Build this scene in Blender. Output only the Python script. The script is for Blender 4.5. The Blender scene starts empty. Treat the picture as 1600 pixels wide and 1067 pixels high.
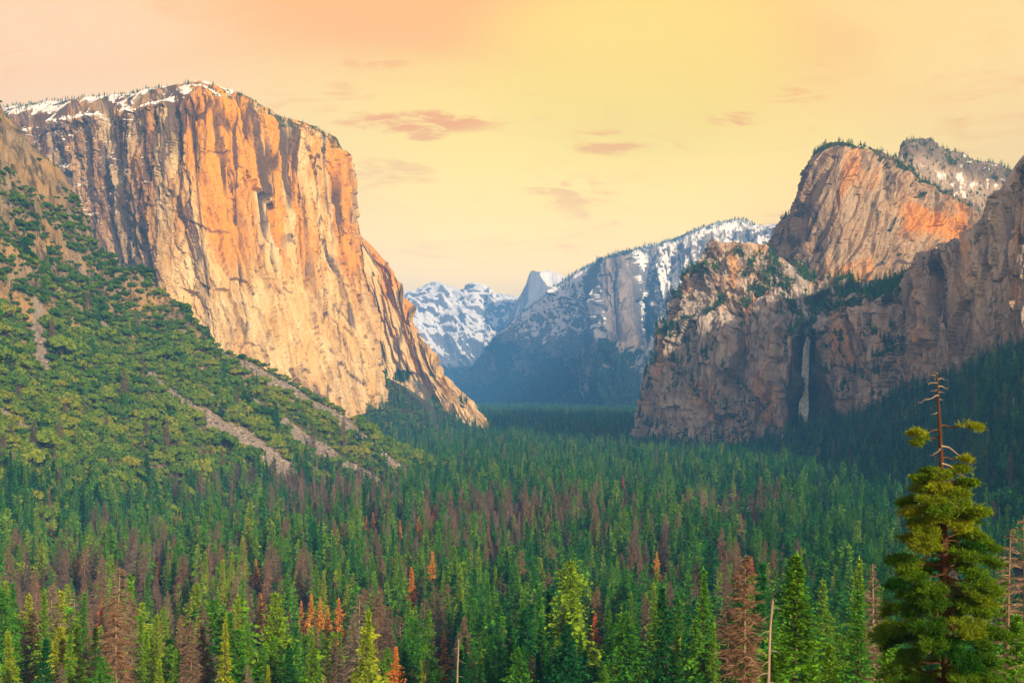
import bpy, math, random
import numpy as np

# ------------------------------------------------------------------ camera, sky, sun, exposure
scn = bpy.context.scene
col = scn.collection
F = 1842.0          # focal length in photo pixels (photo 1600 x 1067), horizon at row 611
CX, CY = 800.0, 611.0
cam_d = bpy.data.cameras.new('camera'); cam = bpy.data.objects.new('camera', cam_d); col.objects.link(cam)
cam.location = (0, 0, 0); cam.rotation_euler = (math.radians(90), 0, 0)
cam_d.sensor_width = 36.0; cam_d.lens = F / 1600 * 36.0; cam_d.shift_y = (CY - 533.5) / 1600
cam_d.clip_start = 0.5; cam_d.clip_end = 60000
scn.camera = cam

SUN_AZ_RIGHT, SUN_EL = 33.0, 19.0        # degrees right of straight behind the camera, elevation
SUN_STRENGTH, SUN_COLOR = 5.0, (1.0, 0.75, 0.46)
WORLD_STRENGTH = 1.78
HAZE_DENSITY, HAZE_COLOR = 6.2e-5, (0.10, 0.37, 1.0)
saz, sel = math.radians(SUN_AZ_RIGHT), math.radians(SUN_EL)
sun_dir = (math.sin(saz) * math.cos(sel), -math.cos(saz) * math.cos(sel), math.sin(sel))   # towards the sun
sd = bpy.data.lights.new('sun', 'SUN'); sun = bpy.data.objects.new('sun', sd); col.objects.link(sun)
sd.energy = SUN_STRENGTH; sd.angle = math.radians(0.8); sd.color = SUN_COLOR
from mathutils import Vector
sun.rotation_euler = Vector(sun_dir).to_track_quat('Z', 'Y').to_euler()
sun.location = (0, 0, 3000)

vs = scn.view_settings
vs.view_transform = 'Standard'; vs.look = 'None'; vs.exposure = 0.55; vs.gamma = 1.0; vs.use_curve_mapping = False
scn.render.engine = 'CYCLES'
cy = scn.cycles
cy.max_bounces = 5; cy.diffuse_bounces = 2; cy.glossy_bounces = 1; cy.transmission_bounces = 2
cy.volume_bounces = 1; cy.transparent_max_bounces = 8
cy.use_denoising = True
try: cy.denoiser = 'OPENIMAGEDENOISE'
except Exception: pass
cy.use_adaptive_sampling = True; cy.adaptive_threshold = 0.02

class NT:
    """small helper to wire node trees"""
    def __init__(s, tree): s.t = tree; s.n = tree.nodes; s.l = tree.links
    def new(s, typ, **kw):
        nd = s.n.new(typ)
        for k, v in kw.items(): setattr(nd, k, v)
        return nd
    def put(s, sock, v):
        if isinstance(v, bpy.types.NodeSocket): s.l.new(v, sock)
        elif v is not None:
            if isinstance(v, (tuple, list)) and len(v) == 3 and len(sock.default_value) == 4: v = (*v, 1)
            sock.default_value = v
    def math(s, op, a, b=None, c=None, clamp=False):
        nd = s.new('ShaderNodeMath', operation=op, use_clamp=clamp)
        s.put(nd.inputs[0], a)
        if b is not None: s.put(nd.inputs[1], b)
        if c is not None: s.put(nd.inputs[2], c)
        return nd.outputs[0]
    def mix(s, f, a, b, mode='MIX'):
        nd = s.new('ShaderNodeMix', data_type='RGBA', blend_type=mode)
        s.put(nd.inputs[0], f); s.put(nd.inputs[6], a); s.put(nd.inputs[7], b)
        return nd.outputs[2]
    def rng(s, v, a, b, c=0.0, d=1.0, smooth=True):
        nd = s.new('ShaderNodeMapRange', interpolation_type='SMOOTHSTEP' if smooth else 'LINEAR')
        s.put(nd.inputs[0], v); s.put(nd.inputs[1], a); s.put(nd.inputs[2], b); s.put(nd.inputs[3], c); s.put(nd.inputs[4], d)
        return nd.outputs[0]
    def noise(s, vec, scale, detail=4, rough=0.55, dist=0.0):
        nd = s.new('ShaderNodeTexNoise')
        if vec is not None: s.put(nd.inputs['Vector'], vec)
        s.put(nd.inputs['Scale'], scale); nd.inputs['Detail'].default_value = detail
        nd.inputs['Roughness'].default_value = rough; nd.inputs['Distortion'].default_value = dist
        return nd.outputs['Fac']
    def mapping(s, vec, scale=(1, 1, 1), loc=(0, 0, 0)):
        nd = s.new('ShaderNodeMapping'); s.put(nd.inputs[0], vec)
        nd.inputs['Location'].default_value = loc; nd.inputs['Scale'].default_value = scale
        return nd.outputs[0]
    def ramp(s, f, stops):
        nd = s.new('ShaderNodeValToRGB'); e = nd.color_ramp.elements
        while len(e) < len(stops): e.new(0.5)
        for el, (p, c) in zip(e, stops): el.position = p; el.color = (*c, 1)
        s.put(nd.inputs[0], f); return nd.outputs[0]

def build_world():
    w = bpy.data.worlds.new('World'); scn.world = w; w.use_nodes = True
    T = NT(w.node_tree); T.n.clear()
    out = T.new('ShaderNodeOutputWorld'); bg = T.new('ShaderNodeBackground')
    tc = T.new('ShaderNodeTexCoord'); sx = T.new('ShaderNodeSeparateXYZ'); T.l.new(tc.outputs['Generated'], sx.inputs[0])
    x, y, z = sx.outputs
    sky = T.new('ShaderNodeTexSky', sky_type='NISHITA'); sky.sun_disc = False
    sky.sun_elevation = math.radians(SUN_EL); sky.sun_rotation = math.radians(180 - SUN_AZ_RIGHT)
    sky.air_density = 1.2; sky.dust_density = 2.0
    nish = T.mix(1.0, sky.outputs[0], (0.085, 0.085, 0.085), 'MULTIPLY')
    # a thin high veil of cloud lit warm by the low sun, from the horizon up; thinner overhead
    veil = T.ramp(z, [(0.0, (1.0, 0.62, 0.16)), (0.05, (1.0, 0.62, 0.15)), (0.10, (1.0, 0.60, 0.13)), (0.15, (0.77, 0.49, 0.10)), (0.20, (0.60, 0.415, 0.07)), (0.27, (0.53, 0.34, 0.065)), (0.36, (0.48, 0.27, 0.07)), (1.0, (0.40, 0.30, 0.22))])
    lf = T.rng(x, -0.02, -0.36); rt = T.rng(x, 0.14, 0.42)
    veil = T.mix(T.math('MULTIPLY', lf, 0.80), veil, (0.54, 0.30, 0.15))
    veil = T.mix(T.math('MULTIPLY', rt, 0.75), veil, (0.55, 0.35, 0.12))
    ay = T.math('MAXIMUM', T.math('ABSOLUTE', y), 0.08)
    U = T.math('DIVIDE', x, ay); V = T.math('DIVIDE', z, ay)
    cv = T.new('ShaderNodeCombineXYZ'); T.l.new(U, cv.inputs[0]); T.l.new(V, cv.inputs[1]); uv = cv.outputs[0]
    big = T.noise(T.mapping(uv, (2.2, 6.5, 1), (3.1, 0.4, 0)), 1.0, 2, 0.5, 0.6)
    band = T.math('MULTIPLY', T.rng(big, 0.47, 0.66), T.rng(V, 0.20, 0.33))
    veil = T.mix(T.math('MULTIPLY', band, 0.55), veil, (0.52, 0.225, 0.05))
    soft = T.noise(T.mapping(uv, (4.0, 14.0, 1), (7.7, 2.0, 0)), 1.0, 3, 0.55, 0.4)
    wisp = T.noise(T.mapping(uv, (9.0, 42.0, 1), (2.2, 9.1, 0)), 1.0, 5, 0.62, 1.2)
    veil = T.mix(T.math('MULTIPLY', T.math('MULTIPLY', T.rng(wisp, 0.50, 0.70), T.rng(soft, 0.40, 0.60)), 0.50), veil, (0.51, 0.23, 0.05))
    veil = T.mix(T.math('MULTIPLY', T.rng(soft, 0.5, 0.75), 0.22), veil, (0.54, 0.29, 0.08))
    def glow(px, py, rx, ry, a):
        du = T.math('MULTIPLY_ADD', U, F / rx, -(px - CX) / rx); dv = T.math('MULTIPLY_ADD', V, F / ry, -(CY - py) / ry)
        return T.math('MULTIPLY', T.rng(T.math('ADD', T.math('MULTIPLY', du, du), T.math('MULTIPLY', dv, dv)), 1.0, 0.0), a)
    veil = T.mix(glow(600, 0, 420, 110, 0.75), veil, (0.52, 0.225, 0.045))
    veil = T.mix(glow(1000, 90, 330, 190, 0.8), veil, (0.525, 0.365, 0.05))
    # streaks of cloud
    streak = T.noise(T.mapping(uv, (14.0, 66.0, 1), (0.3, 0.7, 0)), 1.0, 5, 0.66, 1.4)
    fine = T.noise(T.mapping(uv, (46.0, 120.0, 1), (1.3, 4.7, 0)), 1.0, 3, 0.6, 0.3)
    tot = None
    for px, py, rx, ry, a in [(655, 190, 150, 22, 1.0), (668, 213, 45, 10, .8), (585, 97, 70, 14, .55), (535, 145, 60, 20, .5), (610, 270, 90, 30, .45),
                              (945, 222, 85, 24, .75), (1150, 186, 50, 15, .8), (1240, 150, 70, 17, .5), (890, 300, 90, 34, .5), (1050, 212, 40, 8, .5), (1285, 98, 30, 8, .4), (460, 165, 90, 25, .35)]:
        du = T.math('MULTIPLY_ADD', U, F / rx, -(px - CX) / rx); dv = T.math('MULTIPLY_ADD', V, F / ry, -(CY - py) / ry)
        r2 = T.math('ADD', T.math('MULTIPLY', du, du), T.math('MULTIPLY', dv, dv))
        m = T.math('MULTIPLY', T.rng(r2, 1.25, 0.1), a)
        tot = m if tot is None else T.math('MAXIMUM', tot, m)
    st = T.math('MULTIPLY_ADD', streak, 0.65, T.math('MULTIPLY', fine, 0.35))
    cl = T.math('MULTIPLY', tot, T.rng(T.math('ADD', st, T.math('MULTIPLY', tot, 0.13)), 0.51, 0.65))
    veil = T.mix(T.math('MULTIPLY', cl, 0.9), veil, (0.50, 0.18, 0.025))
    k = T.rng(z, 0.36, 0.80, 1.0, 0.08)
    c = T.mix(k, nish, veil)
    T.l.new(c, bg.inputs[0]); bg.inputs[1].default_value = WORLD_STRENGTH
    T.l.new(bg.outputs[0], out.inputs[0])
build_world()

# ------------------------------------------------------------------ helpers
def P3(px, py, Y): return np.array(((px - CX) / F * Y, Y, (CY - py) / F * Y))
def topx(x, y): return CX + F * x / np.maximum(y, 1.0)
def topy(z, y): return CY - F * z / np.maximum(y, 1.0)

def _h(ix, iy, iz, seed):
    h = (ix.astype(np.uint32) * np.uint32(374761393)) ^ (iy.astype(np.uint32) * np.uint32(668265263)) ^ (iz.astype(np.uint32) * np.uint32(2147483647)) ^ np.uint32((seed * 362437 + 1013904223) & 0xffffffff)
    h = (h ^ (h >> np.uint32(13))) * np.uint32(1274126177)
    h = (h ^ (h >> np.uint32(16))) * np.uint32(2246822519)
    return ((h ^ (h >> np.uint32(15))) & np.uint32(0xffff)).astype(np.float32) / 65535.0
def vnoise(x, y, z=0.0, seed=0):
    x, y, z = np.broadcast_arrays(np.asarray(x, np.float32), np.asarray(y, np.float32), np.asarray(z, np.float32))
    fx, fy, fz = np.floor(x), np.floor(y), np.floor(z)
    ix, iy, iz = fx.astype(np.int64), fy.astype(np.int64), fz.astype(np.int64)
    tx, ty, tz = x - fx, y - fy, z - fz
    tx = tx * tx * tx * (tx * (tx * 6 - 15) + 10); ty = ty * ty * ty * (ty * (ty * 6 - 15) + 10); tz = tz * tz * (3 - 2 * tz)
    r = 0
    for dx in (0, 1):
        wx = tx if dx else 1 - tx
        for dy in (0, 1):
            wy = ty if dy else 1 - ty
            for dz in (0, 1):
                wz = tz if dz else 1 - tz
                r = r + wx * wy * wz * _h(ix + dx, iy + dy, iz + dz, seed)
    return r
def fbm(x, y, z=0.0, oct=4, gain=0.5, seed=0, lac=2.03):
    a, s, n = 1.0, 0.0, 0.0
    x, y, z = np.asarray(x, np.float32), np.asarray(y, np.float32), np.asarray(z, np.float32)
    for o in range(oct):
        s = s + a * vnoise(x, y, z, seed + o * 7); n += a
        x, y, z, a = x * lac + 11.3, y * lac + 5.7, z * lac + 3.1, a * gain
    return s / n
def ridged(x, y, z=0.0, oct=4, gain=0.5, seed=0):
    a, s, n = 1.0, 0.0, 0.0
    x, y, z = np.asarray(x, np.float32), np.asarray(y, np.float32), np.asarray(z, np.float32)
    for o in range(oct):
        s = s + a * (1 - np.abs(2 * vnoise(x, y, z, seed + o * 7) - 1)); n += a
        x, y, z, a = x * 2.03 + 9.1, y * 2.03 + 2.7, z * 2.03 + 1.1, a * gain
    return s / n
def sstep(a, b, x):
    t = np.clip((np.asarray(x, np.float32) - a) / (b - a), 0, 1); return t * t * (3 - 2 * t)

def blocks(u, v, su, sv, seed):
    """irregular jointed blocks: a constant random value per cell, with the distance to the cell edge"""
    x, y = np.asarray(u, np.float32) / su, np.asarray(v, np.float32) / sv
    fx, fy = np.floor(x).astype(np.int64), np.floor(y).astype(np.int64); zz = np.zeros_like(fx)
    b1 = np.full(x.shape, 9.0, np.float32); b2 = b1.copy(); val = np.zeros_like(b1)
    for dx in (-1, 0, 1):
        for dy in (-1, 0, 1):
            cx, cy_ = fx + dx, fy + dy
            d = np.abs(cx + 0.15 + 0.7 * _h(cx, cy_, zz, seed) - x) * 1.25 + np.abs(cy_ + 0.1 + 0.8 * _h(cx, cy_, zz + 1, seed) - y)
            r_ = _h(cx, cy_, zz + 2, seed); m = d < b1
            b2 = np.where(m, b1, np.minimum(b2, d)); val = np.where(m, r_, val); b1 = np.where(m, d, b1)
    return val, b2 - b1
def pchip(x, Y, xn):
    """monotone cubic interpolation along axis 0"""
    x = np.asarray(x, float); Y = np.asarray(Y, float); h = np.diff(x)[:, None]
    d = np.diff(Y, axis=0) / h
    m = np.zeros_like(Y); m[0], m[-1] = d[0], d[-1]
    s = d[:-1] * d[1:] > 0
    w1, w2 = 2 * h[1:] + h[:-1], h[1:] + 2 * h[:-1]
    with np.errstate(divide='ignore', invalid='ignore'):
        hm = (w1 + w2) / (w1 / d[:-1] + w2 / d[1:])
    m[1:-1] = np.where(s, hm, 0)
    # keep a flowing tangent where the data only wiggle a little
    m[1:-1] = 0.6 * m[1:-1] + 0.4 * 0.5 * (d[:-1] + d[1:])
    i = np.clip(np.searchsorted(x, xn, side='right') - 1, 0, len(x) - 2)
    t = ((xn - x[i]) / (x[i + 1] - x[i]))[:, None]; hh = (x[i + 1] - x[i])[:, None]
    return (2*t**3-3*t**2+1)*Y[i] + (t**3-2*t**2+t)*hh*m[i] + (-2*t**3+3*t**2)*Y[i+1] + (t**3-t**2)*hh*m[i+1]

def grid_mesh(name, P, attrs=None, smooth=True):
    nv, nu = P.shape[:2]
    me = bpy.data.meshes.new(name)
    me.vertices.add(nv * nu); me.vertices.foreach_set('co', P.reshape(-1).astype(np.float32))
    i = np.arange((nv - 1) * (nu - 1)); r, c = i // (nu - 1), i % (nu - 1)
    a = r * nu + c
    q = np.stack([a, a + 1, a + nu + 1, a + nu], 1).astype(np.int32)
    me.loops.add(q.size); me.loops.foreach_set('vertex_index', q.reshape(-1))
    me.polygons.add(len(q)); me.polygons.foreach_set('loop_start', np.arange(0, q.size, 4, dtype=np.int32))
    me.polygons.foreach_set('use_smooth', np.full(len(q), smooth, bool))
    for k, v in (attrs or {}).items():
        at = me.attributes.new(k, 'FLOAT', 'POINT'); at.data.foreach_set('value', np.broadcast_to(np.asarray(v, np.float32), (nv, nu)).reshape(-1).copy())
    me.update(); return me
def poly_mesh(name, V, faces_flat, starts, mat_index=None, smooth=False):
    me = bpy.data.meshes.new(name)
    V = np.asarray(V, np.float32); me.vertices.add(len(V)); me.vertices.foreach_set('co', V.reshape(-1))
    ff = np.asarray(faces_flat, np.int32); st = np.asarray(starts, np.int32)
    me.loops.add(len(ff)); me.loops.foreach_set('vertex_index', ff)
    me.polygons.add(len(st)); me.polygons.foreach_set('loop_start', st)
    if mat_index is not None: me.polygons.foreach_set('material_index', np.asarray(mat_index, np.int32))
    if smooth: me.polygons.foreach_set('use_smooth', np.ones(len(st), bool))
    me.update(); return me
def obj(name, data, mat=None, parent=None, **props):
    o = bpy.data.objects.new(name, data); col.objects.link(o)
    if mat is not None and data is not None and not data.materials: data.materials.append(mat)
    if parent is not None: o.parent = parent
    for k, v in props.items(): o[k] = v
    return o
def normals(P):
    du = np.gradient(P, axis=1); dv = np.gradient(P, axis=0)
    n = np.cross(du, dv); return n / np.maximum(np.linalg.norm(n, axis=2, keepdims=True), 1e-9)

def loft(cols, nu, nvs, ends=True):
    """cols: list of columns, each a list of (px,py,Y) from the foot of the face up and over the top.
    Returns P (nv,nu,3), U, V running lengths in metres and row fractions."""
    A = np.array([[P3(*p) for p in c] for c in cols])            # K,R,3
    cu = np.linalg.norm(np.diff(A[:, :, :], axis=0), axis=2).mean(1)
    u = np.concatenate([[0], np.cumsum(np.maximum(cu, 1))])
    # even spacing in picture width keeps facets alike
    px = CX + F * A[:, :, 0] / A[:, :, 1]; w = np.abs(np.diff(px.mean(1))) + 0.05 * cu
    wu = np.concatenate([[0], np.cumsum(w)]); un = np.interp(np.linspace(0, wu[-1], nu), wu, u)
    B = pchip(u, A.reshape(len(cols), -1), un).reshape(nu, A.shape[1], 3)
    cvl = np.linalg.norm(np.diff(B, axis=1), axis=2).mean(0)
    v = np.concatenate([[0], np.cumsum(np.maximum(cvl, 1))])
    vn = np.concatenate([np.linspace(v[k], v[k + 1], n, endpoint=False) for k, n in enumerate(nvs)] + [[v[-1]]])
    Pm = pchip(v, np.swapaxes(B, 0, 1).reshape(A.shape[1], -1), vn).reshape(len(vn), nu, 3)
    R = np.interp(vn, v, np.arange(len(v)))
    return Pm, un[None, :] * np.ones((len(vn), 1)), vn[:, None] * np.ones((1, nu)), R[:, None] * np.ones((1, nu))

# ------------------------------------------------------------------ ground
FLOOR_D = np.array([0, 15, 40, 90, 150, 250, 370, 500, 650, 900, 1500, 2500, 4000, 7000, 12000, 20000.])
FLOOR_Z = np.array([-2.5, -6, -15, -31, -51, -80, -105, -131, -150, -158, -160, -159, -156, -150, -140, -120.])
# left hillside: photo column -> foot distance, ridge distance, ridge row
LH = np.array([(-500, 650, 1900, -60), (-250, 800, 2000, 40), (-120, 950, 2060, 105), (0, 1110, 2100, 178), (30, 1150, 2100, 212), (60, 1190, 2100, 243), (100, 1240, 2090, 292), (130, 1280, 2080, 332), (150, 1310, 2070, 372), (180, 1350, 2060, 393),
               (210, 1390, 2050, 412), (250, 1440, 2040, 450), (300, 1510, 2020, 492), (330, 1545, 2005, 530), (348, 1560, 2000, 552), (400, 1620, 2010, 572), (450, 1690, 2030, 598), (500, 1770, 2060, 628), (560, 1880, 2100, 663), (620, 2000, 2150, 700), (690, 2120, 2200, 737), (760, 2300, 2400, 760)], float)
# right slope under the big wall
RH = np.array([(1120, 3000, 3300, 690), (1180, 2700, 3000, 682), (1250, 2350, 2850, 664), (1300, 2150, 2700, 662), (1350, 2000, 2520, 648), (1420, 1750, 2330, 606), (1500, 1480, 2180, 583), (1600, 1200, 2040, 540), (1750, 950, 1900, 470), (2100, 700, 1700, 330)], float)
# scrub apron under the east shoulder of the great cliff
AH = np.array([(470, 3000, 3750, 600), (540, 3050, 3950, 588), (575, 3100, 4000, 582), (610, 3150, 4000, 590), (640, 3200, 4000, 606), (680, 3300, 4000, 634), (720, 3450, 4000, 655), (770, 3700, 4100, 668), (800, 4200, 4400, 690)], float)
def floor_z(d): return np.interp(d, FLOOR_D, FLOOR_Z)
def _slope(T, px, Y, fz, pw, back):
    Yf, Yr, pr = (np.interp(px, T[:, 0], T[:, k]) for k in (1, 2, 3))
    zr = (CY - pr) / F * Yr
    t = (Y - Yf) / (Yr - Yf)
    up = fz + (zr - fz) * np.clip(t, 0, 1) ** pw
    z = np.where(t <= 1, up, zr - back * (Y - Yr))
    inside = (px > T[0, 0]) & (px < T[-1, 0]) & (zr > fz)
    return np.where(inside, z, -9999.0), np.where(inside, np.clip(t, 0, 2), 0)
def ground(x, y, parts=False):
    x = np.asarray(x, float); y = np.maximum(np.asarray(y, float), 1.0)
    d = np.hypot(x, y); px = topx(x, y)
    bend = 10 * (fbm(x / 160, y / 160, 0.0, 3, 0.5, 91) - 0.5) * sstep(150, 500, d)
    fz = floor_z(d) + bend
    L, tl = _slope(LH, px, y, fz, 1.12, 0.30); Rr, tr = _slope(RH, px, y, fz, 1.25, 0.05); A, ta = _slope(AH, px, y, fz, 1.3, 0.30)
    z = np.maximum(np.maximum(fz, L), np.maximum(Rr, A))
    onL = (L >= z - 1e-6) & (tl > 0); onR = (Rr >= z - 1e-6) & (tr > 0); onA = (A >= z - 1e-6) & (ta > 0)
    return (z, np.where(onL, tl, 0), np.where(onR, tr, 0), np.where(onA, ta, 0)) if parts else z
def hill_relief(x, y, z, tl):
    """ribs, gullies and outcrops of the left hillside"""
    k = sstep(0.05, 0.35, tl) * sstep(1.35, 0.95, tl)
    s = (x * 0.80 - y * 0.60)          # across the fall line
    q = (x * 0.60 + y * 0.80)
    up = sstep(20, 260, z)
    rel = (ridged(s / 150, q / 420, 0.0, 4, 0.5, 31) - 0.62) * (30 + 95 * up)
    rel += (ridged(s / 46, q / 90, z / 60, 4, 0.55, 37) - 0.6) * (7 + 26 * up)
    rel += (fbm(x / 22, y / 22, z / 14, 3, 0.5, 39) - 0.5) * (4 + 12 * up)
    for su, sv, am, sd_ in ((80, 70, 44, 751), (34, 28, 22, 752), (15, 12, 9, 753)): rel += (blocks(s, q, su, sv, sd_)[0] - 0.5) * am * (0.08 + 0.92 * up)
    edge = np.minimum(np.abs(tl - 1.0) * 4, 1) * 0.55 + 0.45
    return rel * k * edge
def ground_full(x, y):
    z, tl, tr, ta = ground(x, y, True)
    return z + np.where(tl > 0, hill_relief(x, y, z, tl), 0)
def hit(px, py, y0=120.0, y1=5200.0):
    """first point of the ground seen at a photo pixel"""
    Y = np.linspace(y0, y1, 2600); x = (px - CX) / F * Y; zr = (CY - py) / F * Y
    below = np.nonzero(ground(x, Y) >= zr)[0]
    return (x[below[0]], Y[below[0]]) if len(below) else (x[-1], Y[-1])
def poly_dist(x, y, pts):
    """distance to a polyline and the fraction along it"""
    best = np.full(np.shape(x), 1e9); fr = np.zeros(np.shape(x)); n = len(pts) - 1
    for i in range(n):
        a, b = np.array(pts[i]), np.array(pts[i + 1]); d = b - a; L = max(d @ d, 1e-6)
        t = np.clip(((x - a[0]) * d[0] + (y - a[1]) * d[1]) / L, 0, 1)
        dd = np.hypot(x - a[0] - t * d[0], y - a[1] - t * d[1])
        m = dd < best; best = np.where(m, dd, best); fr = np.where(m, (i + t) / n, fr)
    return best, fr
SCREE = [([(362, 566), (430, 604), (520, 652), (590, 705), (655, 752)], 9, 17), ([(400, 632), (455, 672), (520, 712), (585, 752)], 6, 15), ([(212, 566), (262, 612), (300, 640)], 7, 9),
         ([(275, 630), (330, 664), (385, 695), (432, 728)], 9, 26), ([(530, 670), (585, 706), (640, 742)], 4, 9), ([(0, 645), (36, 670)], 9, 9), ([(60, 470), (62, 520), (66, 572)], 5, 7), ([(320, 612), (350, 655)], 5, 7), ([(140, 480), (175, 520)], 3, 6)]
SCREE_XY = [([hit(*p, y0=900, y1=2600) for p in pts], a, b) for pts, a, b in SCREE]
def scree_mask(x, y):
    m = np.zeros(np.shape(x)); wob = (fbm(np.asarray(x) / 30, np.asarray(y) / 30, 0, 3, 0.5, 77) - 0.5)
    for pts, a, b in SCREE_XY:
        d, f = poly_dist(x, y, pts); w = (a + (b - a) * f) * 1.35
        m = np.maximum(m, sstep(1.25, 0.8, d / w + wob * 1.1))
    return m
BAR_XY = [hit(px, py) for px, py in ((1070, 792), (1120, 797), (1160, 795), (1200, 790))]
def bar_mask(x, y):
    d, f = poly_dist(x, y, BAR_XY); return d
# ------------------------------------------------------------------ materials of the rock and ground
def mat_base(name):
    m = bpy.data.materials.new(name); m.use_nodes = True; T = NT(m.node_tree); T.n.clear()
    out = T.new('ShaderNodeOutputMaterial'); b = T.new('ShaderNodeBsdfPrincipled')
    b.inputs['Roughness'].default_value = 0.9; b.inputs['Specular IOR Level'].default_value = 0.15
    T.l.new(b.outputs[0], out.inputs[0]); return m, T, b
def attr(T, name, typ='GEOMETRY'):
    a = T.new('ShaderNodeAttribute'); a.attribute_name = name; a.attribute_type = typ; return a.outputs['Fac']
def rock_material(name, pale, mid, warm, dark, veg=(0.055, 0.075, 0.022), snow=(0.86, 0.86, 0.88), scale=1.0, bump=1.0, grain=0.5):
    """granite: pale/mid mottling, warm iron stains and painted glow, dark water streaks and painted shade, scrub on ledges, lying snow (where each lies comes from mesh attributes)"""
    m, T, b = mat_base(name)
    tc = T.new('ShaderNodeTexCoord').outputs['Object']
    n1 = T.noise(T.mapping(tc, (1/70/scale, 1/70/scale, 1/160/scale)), 1, 3, 0.6)
    n2 = T.noise(T.mapping(tc, (1/9/scale, 1/9/scale, 1/26/scale)), 1, 3, 0.65)
    n3 = T.noise(T.mapping(tc, (1/3.2/scale, 1/3.2/scale, 1/5/scale)), 1, 2, 0.7)
    c = T.mix(T.rng(n1, 0.33, 0.67), mid, pale)
    w = T.math('MULTIPLY_ADD', T.math('SUBTRACT', n2, 0.5), 0.8, attr(T, 'stain_glow'), clamp=True)
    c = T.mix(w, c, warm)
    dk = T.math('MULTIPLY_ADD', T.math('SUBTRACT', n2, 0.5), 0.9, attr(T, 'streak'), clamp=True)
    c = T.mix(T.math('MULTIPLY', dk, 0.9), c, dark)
    g = T.math('MULTIPLY_ADD', n3, 2 * grain, T.math('MULTIPLY_ADD', n2, grain, 1 - 1.5 * grain))
    c = T.mix(1.0, c, T.new_rgb(g), 'MULTIPLY')
    vn = T.noise(T.mapping(tc, (1/16/scale,) * 3), 1, 2, 0.6)
    vc = T.mix(T.rng(vn, 0.35, 0.65), tuple(0.55 * q for q in veg), tuple(1.35 * q for q in veg))
    vf = T.rng(T.math('MULTIPLY_ADD', T.math('SUBTRACT', n2, 0.5), 0.7, attr(T, 'veg')), 0.42, 0.58)
    c = T.mix(vf, c, vc)
    sf = T.rng(T.math('MULTIPLY_ADD', T.math('SUBTRACT', n2, 0.5), 0.6, attr(T, 'snow')), 0.42, 0.58)
    c = T.mix(sf, c, snow)
    T.l.new(c, b.inputs['Base Color'])
    bp = T.new('ShaderNodeBump'); bp.inputs['Strength'].default_value = 0.9; bp.inputs['Distance'].default_value = 5.0 * scale * bump
    T.put(bp.inputs['Height'], T.math('MULTIPLY_ADD', n3, 0.4, n2)); T.l.new(bp.outputs[0], b.inputs['Normal'])
    return m
def _new_rgb(self, v):
    nd = self.new('ShaderNodeCombineColor')
    for i in range(3): self.put(nd.inputs[i], v)
    return nd.outputs[0]
NT.new_rgb = _new_rgb

M = {}
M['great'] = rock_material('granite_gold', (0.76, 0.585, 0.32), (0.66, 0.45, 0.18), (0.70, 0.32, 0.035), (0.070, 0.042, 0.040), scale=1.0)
M['grey'] = rock_material('granite_grey', (0.56, 0.49, 0.43), (0.33, 0.285, 0.265), (0.60, 0.36, 0.17), (0.024, 0.021, 0.026), veg=(0.050, 0.066, 0.022))
M['red'] = rock_material('granite_red', (0.44, 0.34, 0.24), (0.33, 0.24, 0.165), (0.68, 0.29, 0.05), (0.06, 0.045, 0.045), veg=(0.045, 0.055, 0.02))
M['far'] = rock_material('granite_far', (0.26, 0.25, 0.27), (0.15, 0.155, 0.18), (0.36, 0.25, 0.16), (0.03, 0.035, 0.05), veg=(0.014, 0.030, 0.024), scale=3.0)  # some of the blue of the distant haze is painted into this granite
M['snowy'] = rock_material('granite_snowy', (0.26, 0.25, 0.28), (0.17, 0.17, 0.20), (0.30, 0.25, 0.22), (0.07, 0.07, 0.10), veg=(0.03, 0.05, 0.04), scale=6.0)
M['hill'] = rock_material('hillside_rock', (0.27, 0.21, 0.145), (0.15, 0.115, 0.075), (0.36, 0.23, 0.095), (0.05, 0.042, 0.034), veg=(0.062, 0.085, 0.020), scale=0.55)

def ground_material():
    m, T, b = mat_base('forest_floor')
    tc = T.new('ShaderNodeTexCoord').outputs['Object']
    n1 = T.noise(T.mapping(tc, (1/30,) * 3), 1, 5, 0.6); n2 = T.noise(T.mapping(tc, (1/4,) * 3), 1, 4, 0.6)
    c = T.ramp(T.math('MULTIPLY_ADD', n2, 0.4, T.math('MULTIPLY', n1, 0.6)), [(0.3, (0.020, 0.024, 0.010)), (0.5, (0.045, 0.042, 0.018)), (0.7, (0.085, 0.062, 0.032))])
    T.l.new(c, b.inputs['Base Color']); return m
M['floor'] = ground_material()
def hillside_material():
    m = M['hill']; T = NT(m.node_tree)
    # scree chutes: broken pale-grey stone
    b = next(n for n in T.n if n.type == 'BSDF_PRINCIPLED'); src = b.inputs['Base Color'].links[0].from_socket
    tc = T.new('ShaderNodeTexCoord').outputs['Object']
    v = T.new('ShaderNodeTexVoronoi'); T.l.new(T.mapping(tc, (1/3.4,) * 3), v.inputs['Vector'])
    sp = T.new('ShaderNodeSeparateColor'); T.l.new(v.outputs['Color'], sp.inputs[0])
    n = T.noise(T.mapping(tc, (1/25,) * 3), 1, 4, 0.6)
    sc = T.mix(T.math('MULTIPLY_ADD', sp.outputs[0], 0.6, T.math('MULTIPLY', n, 0.4)), (0.13, 0.105, 0.090), (0.36, 0.31, 0.265))
    f = T.rng(attr(T, 'scree'), 0.35, 0.6)
    T.l.new(T.mix(f, src, sc), b.inputs['Base Color'])
hillside_material()

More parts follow.
